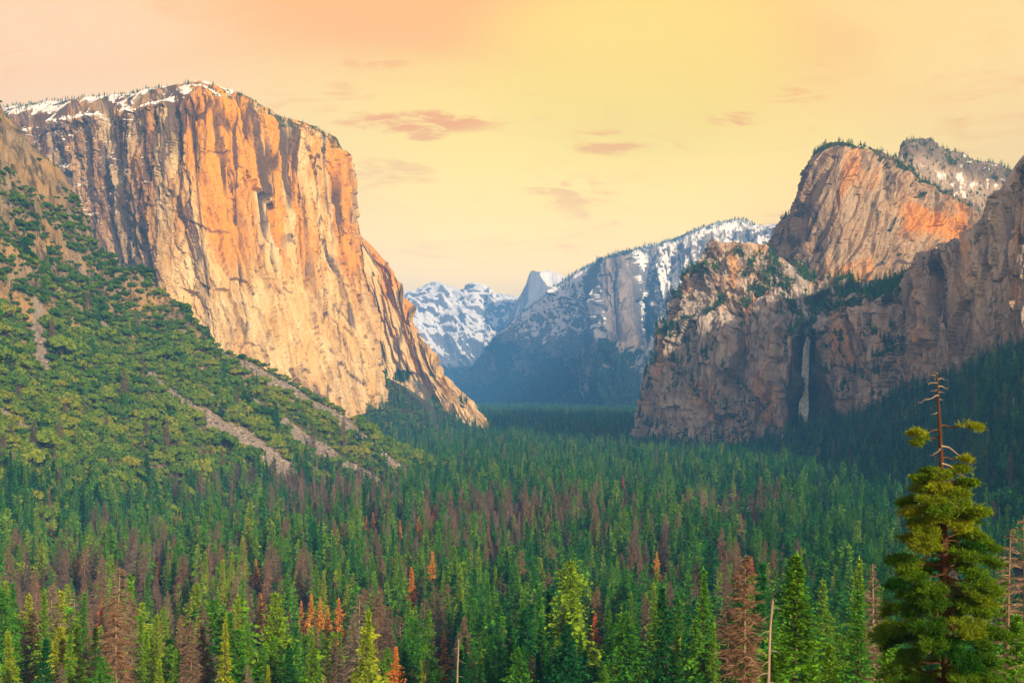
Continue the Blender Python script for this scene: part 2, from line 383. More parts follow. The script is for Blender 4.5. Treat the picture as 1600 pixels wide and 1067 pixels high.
# ------------------------------------------------------------------ valley floor and left hillside
def make_floor():
    px = np.concatenate([np.linspace(-900, -40, 40, endpoint=False), np.linspace(-40, 1640, 260, endpoint=False), np.linspace(1640, 2600, 40)])
    Y = np.concatenate([np.linspace(1, 60, 14, endpoint=False), np.geomspace(60, 5200, 190, endpoint=False), np.geomspace(5200, 26000, 30)])
    X = (px[None, :] - CX) / F * Y[:, None]; YY = Y[:, None] * np.ones_like(X)
    # widen the near rows so that the slope also lies under and beside the camera
    X = X + np.sign(X) * np.clip(60 - YY, 0, 60) * np.abs(px[None, :] - CX) / 900
    Z, tl, tr, ta = ground(X, YY, True)
    Z = np.where(tl > 0.04, Z - 40 * sstep(0.04, 0.2, tl) , Z)       # the hillside sheet lies above here
    me = grid_mesh('valley_floor', np.stack([X, YY, Z], 2))
    o = obj('valley_floor', me, M['floor'], kind='structure'); o['label'] = 'dark forest floor of the valley under the conifers'
make_floor()
def make_hill():
    px = np.concatenate([np.linspace(-480, -30, 50, endpoint=False), np.linspace(-30, 765, 520)])
    t = np.concatenate([np.linspace(0.0, 1.06, 430, endpoint=False), np.linspace(1.06, 1.6, 40)])
    Yf, Yr = np.interp(px, LH[:, 0], LH[:, 1]), np.interp(px, LH[:, 0], LH[:, 2])
    Y = Yf[None, :] + (Yr - Yf)[None, :] * t[:, None]
    X = (px[None, :] - CX) / F * Y
    Z, tl, _, _ = ground(X, Y, True)
    tl = np.maximum(tl, t[:, None] * np.ones_like(tl))
    Z = Z + hill_relief(X, Y, Z, tl) - 14 * sstep(0.06, 0.0, t)[:, None] - 10 * sstep(700, 765, px)[None, :]
    P = np.stack([X, Y, Z], 2); N = normals(P)
    N = N * np.sign(N[..., 2:3] + 1e-9)
    steep = sstep(0.86, 0.62, N[..., 2])
    n = fbm(X / 60, Y / 60, Z / 60, 4, 0.5, 5); up = sstep(-60, 220, Z)
    scree = scree_mask(X, Y)
    veg = 0.78 - 0.50 * up + (n - 0.5) * 1.8 - steep * 0.8 * up - 1.2 * scree
    st = fbm(X / 90, Y / 90, Z / 40, 4, 0.55, 15)
    jv, je = blocks(X * 0.80 - Y * 0.60, X * 0.60 + Y * 0.80, 34, 28, 752); kv, ke = blocks(X * 0.80 - Y * 0.60, X * 0.60 + Y * 0.80, 15, 12, 753)
    me = grid_mesh('hillside', P, {'veg': veg, 'snow': np.full(Z.shape, -1), 'stain_glow': sstep(0.4, 0.75, st) * 0.9, 'streak': sstep(0.52, 0.72, fbm(X / 14, Y / 14, Z / 50, 4, 0.6, 17)) * 0.9 + 0.7 * sstep(0.10, 0.02, je) + 0.35 * (kv - 0.5) + 0.3 * (jv - 0.5), 'scree': scree}, smooth=False)
    o = obj('hillside', me, M['hill'], kind='structure'); o['label'] = 'steep scrubby hillside with grey scree chutes in front of the golden cliff'
    return P, N, scree, veg
HILL = make_hill()

# ------------------------------------------------------------------ cliffs
def make_rock(name, label, cols, nu, nvs, mat, disp, masks):
    P, U, V, R = loft(cols, nu, nvs)
    N = normals(P)
    mid = N[len(N) // 4, nu // 2]
    if mid @ (-P[len(N) // 4, nu // 2]) < 0: N = -N
    D = disp(P, U, V, R, N)
    P = P + N * D[..., None]
    N2 = normals(P); N2 = N2 * np.sign(np.sum(N2 * N, 2, keepdims=True) + 1e-9)
    at = {'veg': -1.0, 'snow': -1.0, 'stain_glow': 0.0, 'streak': 0.0}; at.update(masks(P, U, V, R, N2, D))
    me = grid_mesh(name, P, at, smooth=False)
    o = obj(name, me, mat, kind='structure'); o['label'] = label
    return P, N2, R, at

def wrapped(cols, dl=(22, 700), dr=(-22, 700)):
    """add hidden side columns that run back into the mountain at both ends"""
    c0 = [(p[0] + dl[0], p[1] + 12, p[2] + dl[1]) for p in cols[0]]
    c1 = [(p[0] + dr[0], p[1] + 12, p[2] + dr[1]) for p in cols[-1]]
    return [c0] + cols + [c1]

# the great golden cliff: rows foot, slab foot, slab top, upper wall, rim, plateau, back, back foot
G = [  # (foot), (low), (mid), (high), (rim), plateau lift row, distance at rim
    ((-60, 640), (-62, 520), (-68, 400), (-72, 300), (-75, 215), (-85, 172), 4150),
    ((10, 640), (5, 520), (-2, 400), (-8, 300), (-12, 208), (-20, 170), 3990),
    ((80, 640), (72, 520), (62, 400), (52, 290), (44, 198), (40, 166), 3830),
    ((150, 640), (140, 520), (128, 400), (116, 280), (108, 182), (108, 160), 3660),
    ((230, 640), (222, 520), (212, 400), (203, 270), (196, 172), (200, 155), 3450),
    ((300, 640), (292, 520), (280, 400), (272, 260), (268, 158), (275, 146), 3290),
    ((348, 640), (334, 520), (316, 400), (302, 260), (300, 150), (305, 143), 3250),
    ((420, 645), (395, 520), (368, 400), (348, 260), (344, 152), (350, 151), 3330),
    ((480, 655), (446, 540), (416, 410), (400, 280), (392, 172), (398, 170), 3450),
    ((535, 672), (498, 560), (466, 430), (450, 300), (445, 197), (448, 195), 3590),
    ((575, 684), (545, 570), (515, 440), (498, 320), (492, 214), (494, 212), 3710),
    ((598, 690), (580, 590), (556, 470), (536, 345), (528, 231), (527, 230), 3800),
    ((604, 690), (588, 592), (563, 475), (541, 350), (533, 242), (530, 238), 3900),
]
def great_cols():
    out = []
    for foot, low, mid, high, rim, plat, Y in G:
        out.append([(*foot, Y - 260), (*low, Y - 150), (*mid, Y - 75), (*high, Y - 25), (*rim, Y), (*plat, Y + 420), (plat[0] + 6, plat[1] + 40, Y + 1100), (plat[0] + 15, 640, Y + 1500)])
    last = out[-1]
    out.append([(p[0] - 12, p[1] + 14, p[2] + 500) for p in last])
    return out
def crack(U, V, su, sv, seed, w=0.05):
    """thin meandering joints in the rock"""
    wob = (fbm(U / 60, V / 60, 0, 3, 0.55, seed + 500) - 0.5) * 9
    n = vnoise((U + wob) / su, V / sv, 0, seed); k = sstep(w, w * 0.25, np.abs(n - 0.5))
    return k * sstep(0.38, 0.55, fbm(U / 110, V / 190, 0, 3, 0.5, seed + 600))
def great_disp(P, U, V, R, N):
    f = sstep(4.12, 3.85, R)                                      # the wall, not the plateau
    warp = (fbm(U / 160, V / 320, 0, 3, 0.5, 3) - 0.5) * 60
    u = U + warp
    a = (ridged(u / 210, V / 1500, 0, 2, 0.5, 11) - 0.6) * 62      # big pillars and corners
    b_ = (ridged(u / 62, V / 520, 0, 3, 0.55, 12) - 0.6) * 32
    c = (ridged(u / 17, V / 190, 0, 3, 0.6, 13) - 0.6) * 10
    arch = (fbm((U + 0.25 * V) / 90, V / 240, 0, 4, 0.55, 14) - 0.5) * 24
    flake = np.floor(fbm((u + .3 * V) / 70, V / 120, 0, 3, 0.5, 18) * 9) / 9 * 20
    fine = (fbm(U / 8, V / 22, 0, 3, 0.6, 19) - 0.5) * 6 - 7 * crack(U + 0.2 * V, V, 34, 260, 46) - 10 * crack(U, V, 90, 520, 47)
    low = 1 - 0.45 * sstep(2.2, 1.2, R)
    fine = fine + sum((blocks(u, V + 0.3 * U, su, sv, sd_)[0] - 0.5) * am for su, sv, am, sd_ in ((74, 210, 26, 701), (30, 84, 13, 702), (12, 30, 6, 703)))
    top = (fbm(P[..., 0] / 90, P[..., 1] / 90, 0, 4, 0.5, 21) - 0.5) * 30
    return f * ((a + b_ + c) * low + arch + flake + fine) + (1 - f) * top
def great_masks(P, U, V, R, N, D):
    px = topx(P[..., 0], P[..., 1]); py = topy(P[..., 2], P[..., 1])
    west = sstep(330, 230, px + 0.12 * (py - 300))                 # west face: browner, greyer rock, with its shade painted in too
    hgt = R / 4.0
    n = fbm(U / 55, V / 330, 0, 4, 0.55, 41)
    stain_glow = sstep(0.30, 0.56, n) * sstep(0.38, 0.66, hgt) * 1.15 + sstep(0.5, 0.7, n) * 0.25  # orange staining, stronger high up where the sunset glow is painted in
    stain_glow = stain_glow * (1 - 0.55 * west)
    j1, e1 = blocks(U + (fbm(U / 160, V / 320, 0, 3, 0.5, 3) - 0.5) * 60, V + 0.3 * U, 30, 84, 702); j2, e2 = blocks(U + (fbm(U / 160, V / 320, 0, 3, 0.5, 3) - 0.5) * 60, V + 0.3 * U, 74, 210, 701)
    stain_glow = stain_glow + ((j1 - 0.5) * 0.35 + (j2 - 0.5) * 0.55) * sstep(0.2, 0.5, hgt)
    s = fbm(U / 15, V / 430, 0, 4, 0.6, 43)
    s2 = fbm(U / 70, V / 300, 0, 3, 0.6, 44)
    streak = sstep(0.50, 0.62, s) * sstep(0.34, 0.52, s2) * (0.32 + 0.68 * sstep(0.35, 0.75, hgt)) + 0.55 * sstep(2, -14, D) * sstep(0.45, 0.6, s2)
    streak = np.maximum(streak, crack(U + 0.2 * V, V, 34, 260, 46) * 0.9); streak = np.maximum(streak, crack(U, V, 90, 520, 47) * 1.0)
    streak = streak + 0.55 * sstep(0.05, 0.015, e2) * (j2 > 0.35) + 0.4 * sstep(0.06, 0.02, e1) * (j1 > 0.6) + 0.22 * (j1 - 0.5)
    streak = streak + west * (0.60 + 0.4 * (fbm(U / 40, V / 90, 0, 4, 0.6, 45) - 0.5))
    nz = N[..., 2]
    snow = sstep(0.45, 0.8, nz) * 1.0 - sstep(0.42, 0.66, fbm(P[..., 0] / 40, P[..., 1] / 40, 0, 4, 0.6, 47)) * 0.75 - 0.7 * sstep(330, 400, px)
    ledge = sstep(0.30, 0.5, nz) * sstep(300, 200, px) * sstep(2.0, 2.6, R) * 0.6
    snow = np.where(R > 3.95, snow, np.maximum(-0.2, ledge))
    veg = np.where(R > 3.97, 0.4 + 0.9 * (fbm(P[..., 0] / 45, P[..., 1] / 45, 0, 4, 0.6, 48) - 0.5), -1) * sstep(300, 360, px)
    return {'stain_glow': stain_glow, 'streak': streak, 'snow': snow, 'veg': veg}
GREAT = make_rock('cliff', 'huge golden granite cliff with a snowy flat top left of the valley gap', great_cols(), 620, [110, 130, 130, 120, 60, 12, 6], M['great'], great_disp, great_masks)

# its east shoulder, set back behind the golden edge
E = [((560, 700), (562, 592), (556, 520), (548, 440), (538, 350), (534, 318), 4330),
     ((600, 700), (600, 600), (592, 530), (582, 450), (560, 372), (556, 364), 4300),
     ((640, 700), (628, 600), (620, 540), (612, 470), (592, 402), (590, 398), 4260),
     ((672, 700), (656, 610), (645, 560), (634, 500), (621, 441), (620, 440), 4220),
     ((700, 700), (684, 625), (668, 585), (653, 540), (642, 497), (642, 497), 4180),
     ((725, 702), (712, 645), (697, 617), (681, 585), (665, 542), (666, 543), 4140),
     ((748, 705), (736, 662), (722, 645), (708, 622), (690, 583), (692, 585), 4100),
     ((760, 708), (751, 676), (742, 663), (730, 643), (719, 611), (721, 613), 4070),
     ((768, 710), (764, 690), (759, 678), (752, 663), (746, 643), (748, 645), 4050),
     ((774, 712), (771, 700), (769, 690), (767, 678), (764, 662), (766, 666), 4040)]
ecols = [[(*a, Y - 200), (*b, Y - 120), (*c, Y - 80), (*d, Y - 40), (*e, Y), (*f, Y + 300), (f[0] + 4, f[1] + 50, Y + 900), (f[0] + 10, 700, Y + 1300)] for a, b, c, d, e, f, Y in E]
def e_disp(P, U, V, R, N):
    f = sstep(4.3, 3.9, R)
    a = (ridged(U / 130, V / 600, 0, 3, 0.55, 51) - 0.6) * 50
    b_ = (ridged((U + 0.5 * V) / 34, V / 160, 0, 3, 0.6, 52) - 0.6) * 22
    c = (fbm(U / 16, V / 26, 0, 4, 0.6, 53) - 0.5) * 10 + sum((blocks(U + 0.4 * V, V, su, sv, sd_)[0] - 0.5) * am for su, sv, am, sd_ in ((52, 110, 24, 711), (20, 40, 12, 712)))
    return f * (a + b_ + c)
def e_masks(P, U, V, R, N, D):
    px, py = topx(P[..., 0], P[..., 1]), topy(P[..., 2], P[..., 1])
    n = fbm(U / 40, V / 120, 0, 4, 0.55, 55)
    pale = sstep(540, 600, py)
    stain_glow = sstep(0.4, 0.65, n) * sstep(590, 480, py)
    streak = sstep(0.5, 0.62, fbm(U / 16, V / 240, 0, 4, 0.6, 56)) * (1 - 0.75 * pale) * 0.85
    veg = 0.2 + 1.5 * (fbm(P[..., 0] / 45, P[..., 1] / 45, P[..., 2] / 45, 4, 0.55, 57) - 0.42) * sstep(0.25, 0.5, N[..., 2]) * sstep(560, 590, py) 
    veg = np.maximum(veg, 1.2 - np.hypot((px - 628) / 17, (py - 588) / 13))
    return {'stain_glow': stain_glow, 'streak': streak, 'veg': veg}
EAST = make_rock('cliff_shoulder', 'pale granite shoulder sloping down to the forest right of the golden cliff', wrapped(ecols, (10, 300), (-10, 300)), 260, [50, 65, 65, 65, 14, 6, 4], M['great'], e_disp, e_masks)

# south side: buttress, waterfall alcove and the big grey wall
B = [((1010, 715, 3150), (1021, 640, 3170), (1034, 575, 3190), (1049, 505, 3220), (1067, 458, 3260), (1096, 426, 3300)),
     ((1060, 712, 3060), (1065, 640, 3080), (1075, 580, 3110), (1088, 500, 3150), (1099, 440, 3220), (1103, 394, 3300)),
     ((1110, 710, 3000), (1115, 640, 3020), (1120, 580, 3040), (1130, 500, 3080), (1125, 440, 3180), (1121, 377, 3300)),
     ((1160, 708, 2930), (1162, 640, 2940), (1165, 580, 2955), (1171, 513, 2980), (1180, 450, 3130), (1172, 381, 3300)),
     ((1205, 706, 2870), (1207, 640, 2880), (1208, 580, 2890), (1212, 519, 2910), (1228, 465, 3080), (1217, 402, 3300)),
     ((1234, 704, 2820), (1236, 640, 2828), (1239, 580, 2835), (1245, 522, 2850), (1262, 490, 3030), (1258, 426, 3320)),
     ((1243, 702, 2890), (1246, 640, 2915), (1248, 580, 2925), (1251, 526, 2932), (1269, 495, 3050), (1275, 437, 3325)),
     ((1270, 700, 2900), (1271, 640, 2920), (1270, 580, 2930), (1269, 528, 2935), (1286, 500, 3060), (1290, 446, 3330)),
     ((1303, 698, 2820), (1300, 640, 2835), (1284, 575, 2840), (1278, 523, 2830), (1295, 496, 3000), (1305, 442, 3340)),
     ((1318, 697, 2740), (1312, 640, 2750), (1296, 575, 2770), (1287, 518, 2790), (1303, 492, 2980), (1315, 440, 3340)),
     ((1350, 690, 2650), (1348, 640, 2660), (1345, 570, 2680), (1335, 490, 2720), (1342, 476, 2950), (1350, 441, 3340)),
     ((1410, 680, 2450), (1408, 600, 2460), (1405, 530, 2480), (1400, 456, 2520), (1406, 452, 2800), (1412, 440, 3300)),
     ((1450, 665, 2350), (1450, 570, 2360), (1448, 480, 2380), (1445, 402, 2420), (1452, 412, 2700), (1460, 430, 3200)),
     ((1520, 655, 2200), (1520, 550, 2210), (1515, 450, 2230), (1505, 376, 2280), (1512, 385, 2500), (1520, 400, 3000)),
     ((1560, 645, 2120), (1560, 520, 2130), (1555, 405, 2150), (1548, 324, 2200), (1555, 335, 2450), (1565, 360, 2900)),
     ((1610, 635, 2050), (1610, 480, 2060), (1606, 340, 2080), (1600, 249, 2120), (1610, 262, 2400), (1625, 300, 2800)),
     ((1730, 620, 1950), (1730, 440, 1960), (1728, 290, 1980), (1724, 170, 2020), (1735, 185, 2300), (1750, 230, 2700))]
bcols = [c + (((c[5][0] + 8), c[5][1] + 60, c[5][2] + 350), ((c[5][0] + 16), 660, c[5][2] + 600)) for c in B]
bcols = [list(c) for c in bcols]
bcols = [[(p[0] + 20, p[1] + 16, p[2] + 600) for p in bcols[0]]] + bcols
def b_disp(P, U, V, R, N):
    px = topx(P[..., 0], P[..., 1])
    f = sstep(3.15, 2.85, R)
    wall = sstep(1320, 1400, px)
    a = (ridged(U / 120, V / 420, 0, 3, 0.55, 61) - 0.6) * (58 - 26 * wall)
    b_ = (ridged(U / 30, V / 130, 0, 3, 0.6, 62) - 0.6) * (22 - 8 * wall)
    c = (fbm(U / 12, V / 24, 0, 4, 0.6, 63) - 0.5) * 8 + sum((blocks(U, V + 0.2 * U, su, sv, sd_)[0] - 0.5) * am for su, sv, am, sd_ in ((64, 120, 34, 721), (26, 52, 18, 722), (10, 20, 7, 723)))
    d = (fbm(U / 48, V / 110, 0, 4, 0.62, 65) - 0.5) * 36 - 6 * crack(U, V, 26, 90, 75)
    alc = sstep(22, 8, np.abs(px - 1258))
    slope = (ridged(U / 90, V / 140, 0, 4, 0.55, 64) - 0.6) * 40 + c
    return (f * (a + b_ + c + d) + (1 - f) * slope * sstep(5.4, 4.6, R) * (1 - wall)) * (1 - 0.8 * alc)
def b_masks(P, U, V, R, N, D):
    px, py = topx(P[..., 0], P[..., 1]), topy(P[..., 2], P[..., 1])
    n = fbm(U / 26, V / 150, 0, 4, 0.55, 71); nn = fbm(P[..., 0] / 55, P[..., 1] / 55, P[..., 2] / 55, 4, 0.55, 72)
    stain_glow = sstep(0.55, 0.72, n) * 0.75 + 0.35 * sstep(1090, 1130, px) * sstep(1215, 1160, px) * sstep(3.0, 3.4, R)
    wet = sstep(1.25, 0.75, np.hypot((px - 1262 - 0.10 * (py - 590)) / (20 + 0.16 * np.clip(py - 540, 0, 130)), np.clip(np.abs(py - 600) - 70, 0, 99) / 26) + 0.7 * (nn - 0.5)) * sstep(520, 530, py)  # wet rock, darkened further to paint in the alcove's own shade
    streak = sstep(0.55, 0.72, fbm(U / 11, V / 260, 0, 4, 0.6, 73)) * 0.6 + sstep(0.45, 0.65, fbm(U / 70, V / 120, 0, 3, 0.5, 74)) * 0.40 * sstep(1330, 1440, px)
    streak = np.maximum(streak, 0.7 * crack(U, V, 26, 120, 75)); streak = np.maximum(streak, 0.5 * sstep(0.08, 0.02, blocks(U, V + 0.2 * U, 64, 120, 721)[1]))
    streak = np.maximum(streak, wet * 1.6)
    stain_glow = stain_glow * (1 - wet)
    j1, e1 = blocks(U, V + 0.2 * U, 26, 52, 722)
    streak = streak + 0.30 * (j1 - 0.5) + 0.45 * sstep(0.07, 0.02, e1) * (j1 > 0.5); stain_glow = stain_glow + 0.35 * (j1 - 0.5)
    nz = N[..., 2]
    veg = np.where(R > 3.0, 0.20 + 1.5 * (nn - 0.42) + 0.25 * sstep(1190, 1290, px), (nn - 0.36) * 2.6 * sstep(0.10, 0.36, nz))
    veg = veg - 0.9 * wet
    veg = np.where((px > 1415) & (R < 3.6), veg - 0.5, veg)
    snow = np.where(R > 3.0, -0.4, -1.0)
    return {'stain_glow': stain_glow, 'streak': streak, 'veg': veg, 'snow': snow}
SOUTH = make_rock('waterfall_cliff', 'grey granite buttress and wall on the right with a dark wet waterfall alcove', bcols, 640, [60, 90, 95, 85, 85, 8, 5], M['grey'], b_disp, b_masks)

# domed red rock behind the waterfall cliff
MC = [((1192, 520), (1203, 440), (1211, 400), (1220, 368), (1230, 338), 3640), ((1224, 520), (1228, 440), (1235, 392), (1247, 332), (1261, 286), 3560), ((1260, 520), (1262, 440), (1265, 380), (1269, 302), (1277, 244), 3460),
      ((1300, 520), (1300, 440), (1302, 380), (1306, 290), (1312, 228), 3400), ((1350, 520), (1350, 440), (1350, 380), (1351, 300), (1353, 236), 3440), ((1400, 520), (1401, 440), (1404, 380), (1405, 310), (1405, 257), 3500),
      ((1440, 520), (1448, 430), (1453, 390), (1452, 332), (1445, 286), 3560), ((1500, 520), (1510, 420), (1512, 388), (1504, 350), (1490, 311), 3640), ((1560, 500), (1562, 420), (1562, 392), (1552, 362), (1540, 338), 3720), ((1620, 500), (1620, 430), (1618, 410), (1610, 385), (1600, 370), 3800)]
mcols = [[(*a, Y - 180), (*b, Y - 120), (*c, Y - 70), (*d, Y - 25), (*e, Y + 40), (e[0] + 4, e[1] + 12, Y + 260), (e[0] + 10, e[1] + 90, Y + 600)] for a, b, c, d, e, Y in MC]
def m_disp(P, U, V, R, N):
    px = topx(P[..., 0], P[..., 1])
    a = (ridged((U - 0.5 * V) / 150, V / 420, 0, 3, 0.55, 81) - 0.6) * 60
    b_ = (ridged((U - 0.6 * V) / 36, V / 170, 0, 3, 0.6, 82) - 0.6) * 24
    c = (fbm(U / 14, V / 30, 0, 4, 0.6, 83) - 0.5) * 8 + sum((blocks(U - 0.5 * V, V, su, sv, sd_)[0] - 0.5) * am for su, sv, am, sd_ in ((70, 130, 26, 731), (26, 52, 13, 732), (11, 22, 6, 733)))
    return (a + b_ + c) * (0.4 + 0.6 * sstep(4.0, 3.6, R))
def m_masks(P, U, V, R, N, D):
    px, py = topx(P[..., 0], P[..., 1]), topy(P[..., 2], P[..., 1])
    n = fbm((U - 0.5 * V) / 60, V / 160, 0, 4, 0.55, 85); nn = fbm(P[..., 0] / 50, P[..., 1] / 50, P[..., 2] / 50, 4, 0.55, 86)
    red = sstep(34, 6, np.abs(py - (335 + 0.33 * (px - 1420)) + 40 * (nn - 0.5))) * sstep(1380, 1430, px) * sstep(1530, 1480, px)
    stain_glow = sstep(0.48, 0.68, n) * 0.6 * sstep(1270, 1330, px) + red * 0.9
    streak = np.maximum(sstep(0.52, 0.7, fbm(U / 20, V / 160, 0, 4, 0.6, 87)) * 0.7, crack(U - 0.5 * V, V, 40, 150, 88)) + 0.25 * sstep(1300, 1250, px)  # streaks and joints, plus a darker tone over the whole left face
    j1, e1 = blocks(U - 0.5 * V, V, 26, 52, 732); streak = streak + 0.3 * (j1 - 0.5) + 0.45 * sstep(0.07, 0.02, e1) * (j1 > 0.5); stain_glow = stain_glow + 0.35 * (j1 - 0.5)
    veg = (nn - 0.42) * 2.3 * sstep(0.25, 0.5, N[..., 2]) + 0.7 * sstep(3.75, 4.05, R) * (nn > 0.3) - 0.1
    return {'stain_glow': stain_glow, 'streak': streak, 'veg': veg}
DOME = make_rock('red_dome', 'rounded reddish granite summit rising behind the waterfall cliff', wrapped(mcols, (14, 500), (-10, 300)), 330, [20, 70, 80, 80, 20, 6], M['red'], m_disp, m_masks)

HC = [((1398, 420), (1402, 340), (1405, 290), (1409, 246)), ((1412, 420), (1412, 330), (1412, 270), (1413, 219)), ((1440, 420), (1440, 340), (1440, 280), (1441, 220)), ((1480, 420), (1480, 350), (1480, 290), (1480, 232)),
      ((1530, 420), (1530, 360), (1530, 305), (1530, 255)), ((1560, 420), (1560, 370), (1560, 315), (1560, 264)), ((1585, 420), (1585, 370), (1585, 320), (1585, 271)), ((1640, 420), (1640, 380), (1640, 335), (1640, 290))]
hcols = [[(*a, 4100 + 20 * i), (*b, 4150 + 20 * i), (*c, 4200 + 20 * i), (*d, 4290 + 20 * i), (d[0] + 5, d[1] + 15, 4500 + 20 * i), (d[0] + 15, d[1] + 120, 4800 + 20 * i)] for i, (a, b, c, d) in enumerate(HC)]
def h_disp(P, U, V, R, N):
    return (ridged(U / 110, V / 160, 0, 3, 0.55, 91) - 0.6) * 50 + (fbm(U / 18, V / 22, 0, 4, 0.6, 92) - 0.5) * 22
def h_masks(P, U, V, R, N, D):
    px, py = topx(P[..., 0], P[..., 1]), topy(P[..., 2], P[..., 1])
    nn = fbm(P[..., 0] / 34, P[..., 1] / 34, P[..., 2] / 34, 4, 0.6, 95)
    top = sstep(30, 15, py - np.interp(px, [1409, 1441, 1530, 1640], [219, 221, 256, 291]))
    return {'stain_glow': 0.2 + 0 * nn, 'streak': 0.25 + 0.5 * top, 'snow': 0.12 + 1.6 * (nn - 0.45) - 0.9 * top * sstep(1500, 1450, px), 'veg': 0.3 + 1.5 * (0.5 - nn)}
HIGH = make_rock('snowy_ridge', 'snow dusted dark rocky ridge behind the red summit', wrapped(hcols, (6, 200), (-6, 200)), 150, [16, 40, 50, 12, 4], M['grey'], h_disp, h_masks)

# far south wall with the sentinel tower: photo column, skyline row, distance of the skyline, distance of the foot
S = [(690, 655, 10300, 10000), (718, 603, 10000, 9700), (760, 545, 9700, 9300), (800, 506, 9400, 8900), (830, 482, 9200, 8500), (870, 448, 9000, 8100), (910, 425, 8850, 7900), (932, 412, 8700, 7700),
     (943, 405, 8100, 7300), (965, 400, 8050, 7250), (990, 393, 8150, 7300), (1004, 390, 8500, 7500), (1030, 383, 8450, 7300), (1060, 371, 8400, 7200), (1100, 358, 8350, 7100), (1122, 351, 8350, 7050), (1150, 343, 8400, 7000), (1185, 356, 8300, 6900), (1230, 350, 8200, 6800), (1300, 340, 8100, 6700)]
scols = []
for px, py, Yr, Yf in S:
    Yr, Yf = Yr * 1.22, Yf * 1.22
    tower = 930 < px < 1010
    g = (lambda t: Yf + (Yr - Yf) * t)
    rows = [(655, g(0)), (610, g(0.30)), (560, g(0.55)), (500, g(0.70)), (450, g(0.82))]
    span = 655 - py
    rows = [(655 + 20, g(0)), (655 - span * 0.16, g(0.38)), (655 - span * 0.38, g(0.62)), (655 - span * 0.58, g(0.74 if not tower else 0.90)), (655 - span * 0.80, g(0.86 if not tower else 0.96))]
    c = [(px, r, y) for r, y in rows] + [(px, py, Yr), (px + 6, py + 12, Yr + 700), (px + 10, py + 120, Yr + 1700)]
    scols.append(c)
def s_disp(P, U, V, R, N):
    f = 0.25 + 0.75 * sstep(5.0, 4.5, R)
    a = (ridged((U - 0.5 * V) / 420, V / 1500, 0, 3, 0.55, 101) - 0.6) * 320
    b_ = (ridged((U + 0.15 * V) / 130, V / 480, 0, 4, 0.6, 102) - 0.6) * 120
    c = (fbm(U / 60, V / 90, 0, 4, 0.6, 103) - 0.5) * 50 + sum((blocks(U, V, su, sv, sd_)[0] - 0.5) * am for su, sv, am, sd_ in ((170, 420, 90, 741), (70, 170, 45, 742)))
    return (a * sstep(0.3, 1.5, R) + b_ + c) * f * 0.85
def s_masks(P, U, V, R, N, D):
    px, py = topx(P[..., 0], P[..., 1]), topy(P[..., 2], P[..., 1])
    nn = fbm(P[..., 0] / 150, P[..., 1] / 150, P[..., 2] / 150, 5, 0.6, 105); n2 = fbm(P[..., 0] / 420, P[..., 1] / 420, P[..., 2] / 420, 3, 0.5, 106)
    nz = N[..., 2]
    high = sstep(560, 500, py + 60 * (n2 - 0.5))
    tower = sstep(30, 20, np.abs(px - 970 - 0.12 * (py - 470)) ) * sstep(560, 530, py)
    snow = high * (0.62 + 1.5 * (nn - 0.5) + 0.22 * sstep(950, 900, px)) * sstep(0.04, 0.28, nz) + 0.12 * sstep(620, 560, py) * sstep(0.62, 0.7, nn) - 0.6 * tower
    snow = np.maximum(snow, 1.3 * sstep(40, 10, np.hypot((px - 1150), (py - 352) * 3)))
    veg = 0.22 + 1.6 * (n2 - 0.45) + 0.55 * sstep(570, 635, py) - 0.5 * high - 0.6 * tower + 0.5 * sstep(0.2, 0.5, nz) * (1 - high)
    rim = sstep(4.72, 4.9, R) * sstep(5.8, 5.3, R)
    veg = np.maximum(veg, rim * (0.5 + 0.6 * (nn - 0.5)) * sstep(1170, 1140, px))
    return {'stain_glow': 0.5 * tower + 0.3 * sstep(0.5, 0.7, n2), 'streak': 0.6 * sstep(0.5, 0.65, fbm(U / 45, V / 420, 0, 4, 0.6, 107)), 'snow': snow, 'veg': veg}
FAR = make_rock('mountain_wall', 'hazy blue snow patched mountain wall with a rock tower closing the valley', scols, 420, [50, 65, 65, 70, 70, 12, 5], M['far'], s_disp, s_masks)

# split dome far off
D = [((770, 640), (775, 580), (780, 545), (786, 520), (794, 500), 13500), ((800, 640), (800, 570), (800, 530), (801, 500), (806, 474), 13400), ((815, 640), (815, 560), (815, 515), (816, 480), (820, 446), 13300), ((824, 640), (824, 560), (824, 510), (826, 465), (830, 424), 13250),
     ((838, 640), (840, 570), (842, 520), (842, 470), (841, 426), 13350), ((862, 640), (864, 570), (866, 520), (862, 470), (857, 425), 13500), ((880, 640), (880, 570), (880, 520), (878, 475), (876, 429), 13450), ((897, 640), (897, 570), (896, 520), (895, 480), (893, 440), 13500), ((915, 640), (915, 570), (912, 520), (908, 480), (904, 452), 13550), ((950, 640), (950, 580), (950, 540), (945, 500), (940, 478), 13700)]
dcols = [[(*a, Y * 1.12 - 700), (*b, Y * 1.12 - 400), (*c, Y * 1.12 - 200), (*d, Y * 1.12 - 60), (*e, Y * 1.12), (e[0] + 2, e[1] + 5, Y * 1.12 + 300), (e[0] + 5, e[1] + 80, Y * 1.12 + 700)] for a, b, c, d, e, Y in D]
def d_disp(P, U, V, R, N):
    return ((ridged(U / 260, V / 900, 0, 3, 0.5, 111) - 0.6) * 110 + (fbm(U / 70, V / 160, 0, 4, 0.6, 112) - 0.5) * 50) * (0.25 + 0.75 * sstep(4.0, 3.0, R))
